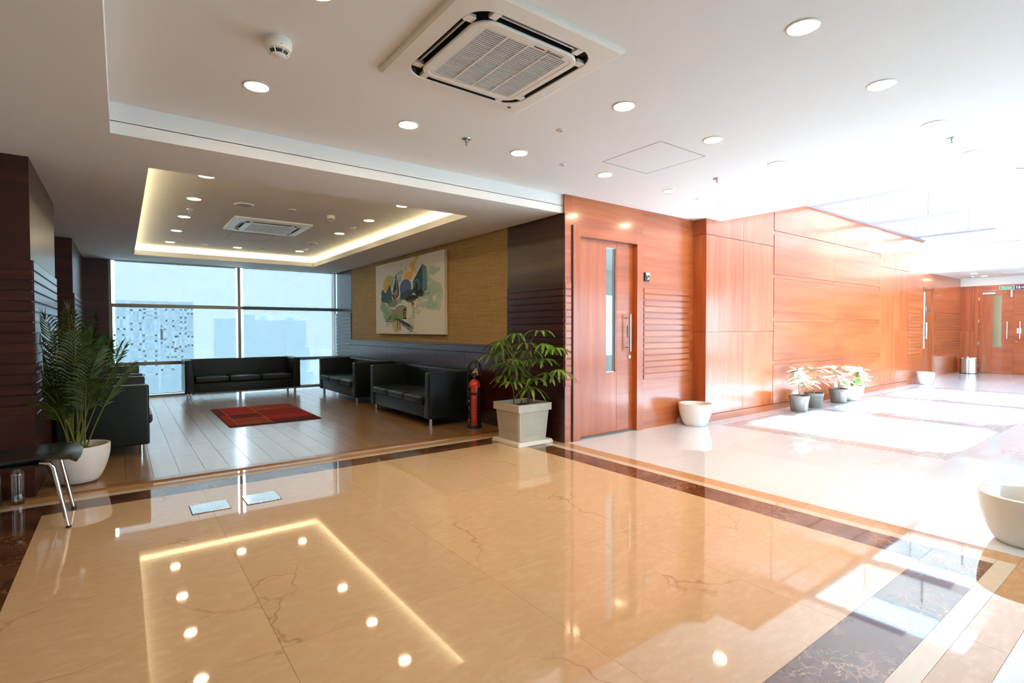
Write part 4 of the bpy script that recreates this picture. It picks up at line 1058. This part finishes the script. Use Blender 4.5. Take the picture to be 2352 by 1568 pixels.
# ------------------------------------------------------------------ palms
def frond(mb_leaf, mb_stem, base, tip, arch, nleaf, llen, droop, stem_from=0.35, wid=0.011, rng=random, r0=0.007, xmin=None, ycol=-1e9):
    base, tip = Vector(base), Vector(tip); ctrl = base.lerp(tip, 0.45) + Vector((0, 0, arch))
    def P(t): return base * (1 - t) ** 2 + ctrl * 2 * t * (1 - t) + tip * t * t
    pts = [P(i / 12) for i in range(13)]
    mb_stem.tube(pts, [r0 * (1 - 0.8 * i / 12) for i in range(13)], 5)
    for i in range(nleaf):
        t = stem_from + (1 - stem_from) * (i + 0.5) / nleaf
        p = P(t); d = (P(min(1, t + 0.02)) - P(t - 0.02)).normalized()
        side = d.cross(Vector((0, 0, 1)))
        if side.length < 0.1: side = Vector((1, 0, 0))
        side.normalize(); up = side.cross(d)
        f = (t - stem_from) / (1 - stem_from)
        L = llen * (0.55 + 0.9 * math.sin(PI * min(1, f * 0.9 + 0.12))) * rng.uniform(0.85, 1.1)
        for s in (-1, 1):
            q = (side * s * 0.75 + d * (0.55 + 0.5 * f) + up * rng.uniform(0.1, 0.35)).normalized()
            wv = (d * 0.9 + up * 0.5).normalized() * wid
            a = p; b = p + q * L * 0.5; c = p + q * L + Vector((0, 0, -droop * L))
            b = b + Vector((0, 0, -droop * L * 0.15))
            if xmin is not None:
                for q_ in (b, c):
                    if q_.y > ycol: q_.x = max(q_.x, xmin)
            mb_leaf.add([a - wv * .3, a + wv * .3, b + wv, b - wv, c], [(0, 1, 2, 3), (3, 2, 4)], 0, False)
    # end leaflets
    d = (tip - P(0.95)).normalized()
    for s in (-0.25, 0.0, 0.25):
        side = d.cross(Vector((0, 0, 1))).normalized()
        q = (d + side * s).normalized(); wv = side * wid * 0.7
        e_ = tip + q * llen * 0.8 + Vector((0, 0, -0.02))
        if xmin is not None and e_.y > ycol: e_.x = max(e_.x, xmin)
        mb_leaf.add([tip - wv, tip + wv, e_], [(0, 1, 2)], 0, False)

pr = random.Random(11)
palm = thing('areca_palm', 'tall feathery palm in the white bowl at the left dark column', 'plant', (-0.30, 5.57, 0.24))
tips = [((0.32, -0.18, 0.87), .10), ((0.36, -0.25, 0.72), .16), ((-0.16, -0.30, 1.10), .18), ((-0.02, -0.10, 1.14), .10), ((0.12, 0.12, 1.10), .12), ((-0.20, -0.20, 0.90), .14), ((-0.21, -0.30, 0.72), .22),
        ((-0.20, -0.34, 0.58), .22), ((-0.16, -0.42, 0.46), .22), ((-0.17, 0.02, 1.05), .12), ((0.02, -0.35, 0.98), .16), ((0.16, -0.32, 0.86), .18), ((0.22, 0.20, 0.90), .16), ((0.05, 0.35, 1.02), .14), ((-0.12, 0.30, 0.98), .14), ((0.08, -0.42, 0.62), .22), ((-0.05, 0.10, 1.18), .06)]
for (tx, ty, tz), ar in tips:
    ml, ms_ = MB(), MB(); b = (pr.uniform(-.045, .045), pr.uniform(-.045, .045), 0.0)
    frond(ml, ms_, b, (tx, ty, tz), ar, 20, 0.155, 0.30, 0.42, 0.0085, pr, xmin=-0.195, ycol=-0.36)
    st = ms_.build('frond_stem', stem_m, palm); ml.build('leaflets', leaf_palm, st)
m = MB()
for k in range(4): m.tube([(pr.uniform(-.04, .04), pr.uniform(-.04, .04), 0.0), (pr.uniform(-.05, .05), pr.uniform(-.05, .05), 0.18)], [0.014, 0.009], 7)
m.build('stem_cluster', stem_m, palm)
palm2 = thing('areca_palm', 'bright green small palm in the far left corner by the window', 'plant', (-0.25, 11.45, 0.23))
for k in range(10):
    ml, ms_ = MB(), MB(); a = pr.uniform(-2.6, 0.6)
    x_, y_ = 0.26 * math.cos(a), 0.26 * math.sin(a)
    frond(ml, ms_, (0, 0, 0), (max(-.24, min(.32, x_ + .03)), y_ - 0.03, pr.uniform(0.62, 0.92)), .12, 14, 0.13, 0.25, 0.4, 0.010, pr, xmin=-0.25)
    st = ms_.build('frond_stem', stem_m, palm2); ml.build('leaflets', leaf_green, st)

# square concrete planter with saucer
sq = thing('square_planter', 'ribbed square stone-look planter on a saucer at the wood column', 'planter', (3.583, 4.606, 0), 0.0107)
stone = plain('speckled_stone', (0.50, 0.46, 0.38), 0.75, var=0.12)
def frust(m, z0, a0, z1, a1, r=0.008):
    bm = bmesh.new(); bmesh.ops.create_cube(bm, size=2)
    for v in bm.verts:
        a = a0 if v.co.z < 0 else a1; v.co = Vector((v.co.x * a, v.co.y * a, z0 if v.co.z < 0 else z1))
    bmesh.ops.bevel(bm, geom=list(bm.edges), offset=r, segments=2, affect='EDGES'); m.bm(bm, 0, True)
m = MB(); frust(m, 0.0, 0.250, 0.042, 0.238, 0.006); m.build('saucer', plain('saucer_cream', (0.70, 0.64, 0.54), 0.5), sq)
m = MB(); frust(m, 0.036, 0.188, 0.37, 0.212); m.build('body', stone, sq)
for k in range(13):
    z = 0.085 + k * 0.0195; a = 0.188 + (0.212 - 0.188) * (z - 0.036) / 0.334
    for q in range(4):
        m = MB(); m.rbox(-a * 0.80, -a - 0.006, z, a * 0.80, -a + 0.004, z + 0.012, r=0.004, seg=2)
        o = m.build('rib', stone, sq); o.rotation_euler = (0, 0, q * PI / 2)
m = MB()
R1 = 0.232; ri = 0.19
for a0, z0, a1, z1 in ((R1, .365, R1, .445), (R1, .445, ri, .445), (ri, .445, ri - .01, .37), (ri - .01, .37, R1, .365)):
    A = [(-a0, -a0, z0), (a0, -a0, z0), (a0, a0, z0), (-a0, a0, z0)]; B = [(-a1, -a1, z1), (a1, -a1, z1), (a1, a1, z1), (-a1, a1, z1)]
    m.add(A + B, [(i, (i + 1) % 4, (i + 1) % 4 + 4, i + 4) for i in range(4)])
m.build('rim', stone, sq)
MB().box(-0.19, -0.19, 0.38, 0.19, 0.19, 0.395).build('soil', soil, sq)

fan = thing('fan_palm', 'broad-fingered lady palm growing in the square stone planter', 'plant', (3.583, 4.606, 0.395))
fr_ = random.Random(4)
centers = [(3.27,4.60,1.12),(3.57,4.69,1.21),(3.65,4.32,1.10),(3.54,4.37,.955),(3.69,4.19,1.05),(3.45,4.60,.93),(3.45,4.46,.80),(3.53,4.32,.71),(3.71,4.14,.83),(3.62,4.23,.79),(3.36,4.60,.75),(3.64,4.60,1.09),(3.60,4.70,1.01),(3.68,4.42,1.23),(3.34,4.46,.68),(3.70,4.37,1.04),(3.30,4.75,.98),(3.50,4.80,.88),(3.42,4.30,1.02),(3.60,4.50,.90),(3.46,4.75,1.14),(3.38,4.5,.88),(3.62,4.28,.93),(3.55,4.9,1.08),(3.30,4.62,1.04),(3.50,4.35,.64)]
canes = [(-0.10, 0.02), (-0.05, -0.05), (0.03, 0.06), (0.06, -0.02), (0.10, 0.0), (0.0, 0.02)]
for k, (cx_, cy_) in enumerate(canes):
    MB().tube([(cx_, cy_, 0), (cx_ * 1.1, cy_ * 1.1, 0.3), (cx_ * 1.2 , cy_ * 1.1, 0.62 + 0.03 * k)], [0.007, 0.006, 0.004], 6).build('cane', stem_b, fan)
for k, c in enumerate(centers):
    c = Vector(c) - Vector((3.583, 4.606, 0.395)); cx_, cy_ = min(canes, key=lambda q: (q[0] - c.x) ** 2 + (q[1] - c.y) ** 2)
    st = MB(); st.tube([(cx_, cy_, max(0.1, c.z - 0.22)), (cx_ * .5 + c.x * .5, cy_ * .5 + c.y * .5, c.z - 0.05), tuple(c)], 0.0028, 5)
    so = st.build('leaf_stalk', stem_m, fan)
    out = Vector((c.x - cx_, c.y - cy_, 0)); out = out.normalized() if out.length > 0.02 else Vector((-.6, -.8, 0))
    n = fr_.randint(6, 8); m = MB(); up0 = fr_.uniform(-0.15, 0.45)
    side = Vector((-out.y, out.x, 0))
    for j in range(n):
        a = (j / (n - 1) - 0.5) * fr_.uniform(3.2, 4.0)
        d = (out * math.cos(a) + side * math.sin(a)); L = fr_.uniform(0.17, 0.27); W_ = fr_.uniform(0.014, 0.021)
        sd = Vector((-d.y, d.x, 0)); prev = None; vs = []; fs = []
        for i in range(6):
            t_ = i / 5; p = c + d * L * t_ * (1 - .18 * t_) + Vector((0, 0, up0 * L * t_ - (0.50 + .3 * up0) * L * t_ * t_))
            if (3.583 + p.x) > 3.86: p.x = 3.86 - 3.583 if (4.606 + p.y) > 4.22 else p.x
            if (4.606 + p.y) > 4.22 and (3.583 + p.x) > 3.86: p.x = 0.277
            w_ = W_ * (0.35, 0.9, 1.0, 0.95, 0.75, 0.35)[i]
            vs += [p - sd * w_ + Vector((0, 0, 0.004)), p + Vector((0, 0, -0.002)), p + sd * w_ + Vector((0, 0, 0.004))]
            if i: b = (i - 1) * 3; fs += [(b, b + 1, b + 4, b + 3), (b + 1, b + 2, b + 5, b + 4)]
        m.add(vs, fs, 0, True)
    m.build('leaf', leaf_fan if k % 3 else leaf_fan2, so)

# small variegated plants by the corridor wall, whites put in as sun glare
grey_pot = plain('grey_nursery_pot', (0.17, 0.155, 0.13), 0.55, var=0.1)
def nursery(label, loc, R, H):
    t = thing('nursery_pot', label, 'planter', loc, 0, 'grey plastic nursery pots')
    m = MB(); m.lathe([(R * .76, 0), (R * .80, H * .05), (R * .93, H * .78), (R * .96, H * .80), (R, H * .82), (R, H * .97), (R * .97, H), (R * .92, H), (R * .88, H * .75)], n=28, cap0=True, cap1=False)
    m.build('pot', grey_pot, t)
    for k in range(12):
        a = 2 * PI * k / 12; ca, sa = math.cos(a), math.sin(a); MB().tube([(R * .79 * ca, R * .79 * sa, H * .06), (R * .93 * ca, R * .93 * sa, H * .78)], 0.0035, 5).build('rib', grey_pot, t)
    MB().lathe([(R * .9, H * .86), (0.002, H * .86)], n=24, cap0=False, cap1=False).build('soil', soil, t)
nursery('grey nursery pot nearest the camera by the corridor wall', (8.305, 3.767, 0), 0.143, 0.240)
nursery('grey nursery pot, middle of the three by the corridor wall', (8.881, 3.80, 0), 0.140, 0.237)
nursery('grey nursery pot just in front of the white bowl planter', (9.803, 3.800, 0), 0.146, 0.238)
cr_ = random.Random(21)
def croton(label, loc, clusters, mats, nl=9, L0=0.15):
    t = thing('variegated_plant', label, 'plant', loc, 0, 'white-leaved potted plants in the corridor')
    for (x, y, z) in clusters:
        MB().tube([(0, 0, 0), (x * .2, y * .2, z * .5), (x, y, z)], [0.007, 0.006, 0.004], 6).build('branch', stem_b if False else plain('pinkish_stem', (0.35, 0.18, 0.10), 0.6), t)
        for k in range(nl):
            a = k * 2.4 + cr_.uniform(-.3, .3); el = cr_.uniform(-0.35, 0.75); L = L0 * cr_.uniform(.75, 1.2); W_ = L * cr_.uniform(.22, .30)
            d = Vector((math.cos(a) * math.cos(el), math.sin(a) * math.cos(el), math.sin(el))); sd = Vector((-math.sin(a), math.cos(a), 0)); nn = d.cross(sd)
            vs = []; fs = []
            for i in range(6):
                q = i / 5; w_ = W_ * math.sin(PI * (0.08 + 0.9 * q)) ** .8; p = Vector((x, y, z)) + d * (0.02 + L * q) + Vector((0, 0, -0.35 * L * q * q))
                if loc[1] + p.y > 4.02: p.y = 4.02 - loc[1]
                vs += [p - sd * w_ - nn * w_ * .25, p, p + sd * w_ - nn * w_ * .25]
                if i: b = (i - 1) * 3; fs += [(b, b + 1, b + 4, b + 3), (b + 1, b + 2, b + 5, b + 4)]
            MB().add(vs, fs, 0, True).build('leaf', mats[cr_.choice(range(len(mats)))], t)
lc, lr, lg = leaf_croton, leaf_croton2, leaf_croton3
croton('plant with sun-whitened leaves in the grey pot nearest the camera', (8.305, 3.767, 0.206), [(-.02, .02, .42), (-.10, -.05, .30), (-.03, -.03, .22), (.16, -.10, .22), (0.06, .04, .36)], [lc, lc, lc, lg])
croton('plant with sun-whitened and red leaves in the middle grey pot', (8.881, 3.80, 0.203), [(-.05, 0, .40), (.08, -.05, .42), (.20, -.08, .26), (.0, -.06, .26)], [lc, lr, lg], 7)
croton('red-veined variegated plant in the grey pot before the white bowl', (9.803, 3.80, 0.204), [(-.20, 0, .36), (.0, -.04, .38), (.12, -.08, .28), (-.10, -.08, .22)], [lc, lc, lr, lg])
croton('plant with sun-whitened leaves in the corridor white bowl planter', (10.34, 3.80, 0.213), [(-.22, 0, .34), (.02, -.05, .34), (.20, -.05, .30), (.28, -.08, .16), (-.08, -.12, .18)], [lc, lc, lr, lg], 9, 0.17)

# ------------------------------------------------------------------ fire extinguisher
ex = thing('fire_extinguisher', 'black and red fire extinguisher with looped hose beside the sofa', 'fire extinguisher', (3.60, 5.62, 0.002), -0.35)
red = plain('extinguisher_red', (0.55, 0.025, 0.012), 0.25, coat=0.4); R = 0.080
exb = plain('extinguisher_black', (0.012, 0.014, 0.013), 0.35)
MB().lathe([(R + .012, 0), (R + .012, 0.035), (R + 0.004, 0.045)], n=28).build('foot_ring', exb, ex)
MB().lathe([(R, 0.03), (R, 0.50), (R * .96, 0.54), (R * .78, 0.585), (R * .45, 0.61), (0.022, 0.62)], n=32).build('cylinder', red, ex)
def sector(a0, a1, r, z0, z1, n=8):
    m = MB(); vs = []; fs = []
    for i in range(n + 1):
        a = a0 + (a1 - a0) * i / n; vs += [(r * math.cos(a), r * math.sin(a), z0), (r * math.cos(a), r * math.sin(a), z1)]
        if i: fs.append((2 * i - 2, 2 * i, 2 * i + 1, 2 * i - 1))
    m.add(vs, fs, 0, True); return m
fa = -PI / 2 - 0.30     # direction of the red panel, towards the hall
sector(fa - 2.3, fa - 0.50, R + .0012, .045, .52, 12).build('label', exb, ex)
sector(fa + 0.50, fa + 2.3, R + .0012, .045, .52, 12).build('label', exb, ex)  # plain black patch over the right side of the cylinder
MB().lathe([(R + .003, 0.425), (R + .003, 0.455)], n=28, cap0=False, cap1=False).build('strap', exb, ex)
lab = plain('label_text', (0.62, 0.60, 0.55), 0.5)
m = MB()
for z0, h_, w_ in ((.385, .020, .03), (.335, .016, .022), (.30, .018, .024), (.235, .014, .02), (.195, .018, .024), (.155, .012, .022), (.125, .012, .022)):
    m2 = sector(fa - w_ / R / 2, fa + w_ / R / 2, R + .0022, z0, z0 + h_, 3); m.add(m2.v, m2.f)
m.build('label_marks', plain('label_marks', (0.35, 0.22, 0.2), 0.5), ex)
for ch_, z in (('B', .345), ('C', .255)):
    a = fa - 0.95; o = obj('lettering', text_mesh(ch_, 0.04), lab, ex, ((R + .003) * math.cos(a), (R + .003) * math.sin(a), z)); o.rotation_euler = (PI / 2, 0, a + PI / 2)
for z0, z1, mt in ((.42, .465, lab), (.10, .112, lab), (.118, .128, red), (.045, .08, red)): sector(fa - 1.2, fa - .8, R + .0025, z0, z1, 4).build('sticker', mt, ex)
m = MB(); m.lathe([(0.024, 0.612), (0.026, 0.66), (0.018, 0.70)], n=16); m.rbox(-0.03, -0.016, 0.655, 0.04, 0.016, 0.70, r=0.004); m.build('valve', exb, ex)
m = MB(); m.prism([(-0.035, 0.70), (0.055, 0.665), (0.045, 0.69), (0.03, 0.755), (0.005, 0.735)], 1, -0.010, 0.010); m.build('handle', plain('handle_orange', (0.75, 0.26, 0.02), 0.4), ex)
MB().tube([(-0.045, 0, 0.675), (-0.01, -0.012, 0.71), (0.02, -0.012, 0.76)], 0.004, 6).build('lever', steel, ex)
hs = MB()
for r_, off in ((0.088, 0.0), (0.072, 0.014)):
    pts = [(0.0 + r_ * math.cos(a) * 1.0, -0.02 + off, 0.735 + 0.125 * math.sin(a) * (r_ / 0.088)) for a in [PI * 1.15 - i * PI * 1.35 / 16 for i in range(17)]]
    hs.tube(pts, 0.008, 8)
hs.tube([(0.02, -.01, 0.86), (0.012, -.01, 0.80), (0.02, -.005, 0.72)], 0.007, 8)
hs.tube([(-0.085, -0.02, 0.72), (-0.095, -0.02, 0.60), (-0.092, -0.01, 0.40), (-0.092, 0, 0.30)], [0.008, 0.009, 0.012, 0.016], 8)
hs.build('hose', exb, ex)

# ------------------------------------------------------------------ chair at the left edge
cl = plain('teal_black_vinyl', (0.010, 0.016, 0.018), 0.28, coat=0.3)
chair = thing('visitor_chair', 'black upholstered visitor chair with chrome legs at the left edge', 'chair', (-0.52, 4.55, 0))
prof = [(-0.36, 0.86), (-0.33, 0.70), (-0.29, 0.56), (-0.25, 0.475), (-0.19, 0.448), (-0.08, 0.445), (0.06, 0.455), (0.17, 0.462), (0.25, 0.452), (0.295, 0.420)]
def shell(m, prof, w0, th, rnd=0.05):
    n = len(prof); K = 9; vs = []; fs = []
    for side in (0, 1):
        for i, (x, z) in enumerate(prof):
            d = Vector(prof[min(i + 1, n - 1)]) - Vector(prof[max(i - 1, 0)]); d.normalize(); nx, nz = d.y, -d.x
            if side == 0: nx, nz = 0, 0
            wi = w0 * (1 - 0.20 * max(0, (i - (n - 3)) / 2) ** 2 - 0.15 * max(0, (2 - i) / 2) ** 2)
            for k in range(K):
                s = (k / (K - 1)) * 2 - 1; e = (1 - abs(s) ** 8)
                vs.append((x + nx * th * (0.35 + .65 * e), s * wi, z + nz * th * (0.35 + .65 * e) + (0.012 * s * s if side == 0 else 0.012 * s * s)))
    N = n * K
    for i in range(n - 1):
        for k in range(K - 1):
            a = i * K + k; fs += [(a, a + 1, a + K + 1, a + K), (N + a, N + a + K, N + a + K + 1, N + a + 1)]
    for i in range(n - 1):
        a = i * K; fs.append((a, a + K, N + a + K, N + a)); a = i * K + K - 1; fs.append((a, N + a, N + a + K, a + K))
    for k in range(K - 1):
        a = k; fs.append((a, N + a, N + a + 1, a + 1)); a = (n - 1) * K + k; fs.append((a, a + 1, N + a + 1, N + a))
    m.add(vs, fs, 0, True)
m = MB(); shell(m, prof[3:], 0.235, 0.042); m.build('seat', cl, chair)
m = MB(); shell(m, prof[:4], 0.225, 0.035); m.build('backrest', cl, chair)
for sy in (-0.225, 0.225):
    MB().tube([(0.10, sy * .86, 0.425), (0.145, sy * .9, 0.418), (0.165, sy * .92, 0.39), (0.232, sy, 0.008)], 0.0125, 10).build('leg', chrome, chair)
    MB().tube([(-0.10, sy * .86, 0.425), (-0.15, sy * .9, 0.415), (-0.175, sy * .93, 0.38), (-0.29, sy * 1.02, 0.008)], 0.0125, 10).build('leg', chrome, chair)
    for x_, y_ in ((0.2335, sy), (-0.2915, sy * 1.02)): MB().lathe([(0.015, 0.0), (0.015, 0.014)], (x_, y_, 0), 10).build('foot_cap', black_pl, chair)
MB().box(-0.12, -0.20, 0.405, 0.12, 0.20, 0.418).build('seat_plate', black_pl, chair)

# water bottles
def bottle(loc, label, cap):
    t = thing('water_bottle', label, 'bottle', loc, 0, 'clear plastic water bottles under the chair')
    gl = MATS.get('bottle_plastic')
    if gl is None: gl = mk_glass('bottle_plastic', (0.86, 0.84, 0.82), 0.3); MATS['bottle_plastic'] = gl
    pr_ = [(0.034, 0.0), (0.038, 0.006)]
    for k in range(9): z = 0.07 + k * 0.015; pr_ += [(0.038, z), (0.0355, z + 0.0075)]
    pr_ += [(0.038, 0.205), (0.034, 0.228), (0.020, 0.252), (0.013, 0.262), (0.013, 0.268)]
    m = MB(); m.lathe(pr_, n=24, cap0=True, cap1=False); m.build('body', gl, t)
    MB().lathe([(0.033, 0.004), (0.0355, 0.010), (0.0355, 0.062), (0.001, 0.062)], n=24, cap1=False).build('water', mk_glass('water', (0.80, 0.78, 0.76), 0.5), t)
    MB().lathe([(0.015, 0.266), (0.015, 0.286), (0.013, 0.288)], n=20).build('cap', plain(cap[0], cap[1], 0.4), t)
bottle((-0.615, 5.135, 0), 'clear water bottle with a green cap behind the chair', ('cap_green', (0.01, 0.35, 0.25)))
bottle((-0.735, 5.13, 0), 'clear water bottle cut by the left edge of the photo', ('cap_blue', (0.02, 0.08, 0.30)))

# floor box plates
for (x0, x1, y0, y1, lb) in ((0.368, 0.600, 4.107, 4.322, 'square steel floor-box plate, the left one on the beige marble'), (0.705, 0.932, 4.100, 4.335, 'square steel floor-box plate, the right one on the beige marble')):
    t = thing('floor_plate', lb, 'floor plate', ((x0 + x1) / 2, (y0 + y1) / 2, 0), 0, 'steel floor-box plates')
    hx_, hy_ = (x1 - x0) / 2, (y1 - y0) / 2
    MB().box(-hx_ - .004, -hy_ - .004, 0.0003, hx_ + .004, hy_ + .004, 0.0012).build('gasket', black_pl, t)
    MB().rbox(-hx_, -hy_, 0.001, hx_, hy_, 0.005, r=0.0015, seg=1).build('plate', plain('plate_steel', (0.80, 0.80, 0.80), 0.10, 1.0, var=0.03), t)
    for sx in (-1, 1):
        for sy in (-1, 1): MB().lathe([(0.006, 0.005), (0.005, 0.0062)], (sx * (hx_ - .018), sy * (hy_ - .018), 0), 10).build('screw', steel, t)

# waste bin in the far corner
t = thing('waste_bin', 'cylindrical brushed steel waste bin in the far corridor corner', 'waste bin', (19.15, 4.10, 0))
MB().lathe([(0.19, 0.012), (0.19, 0.42)], n=36, cap1=False).build('body', steel, t)
MB().lathe([(0.195, 0.0), (0.195, 0.016)], n=36).build('base_ring', black_pl, t)
MB().lathe([(0.192, 0.40), (0.197, 0.415), (0.192, 0.445), (0.16, 0.46), (0.09, 0.462), (0.08, 0.45)], n=36, cap0=False).build('lid', chrome, t)
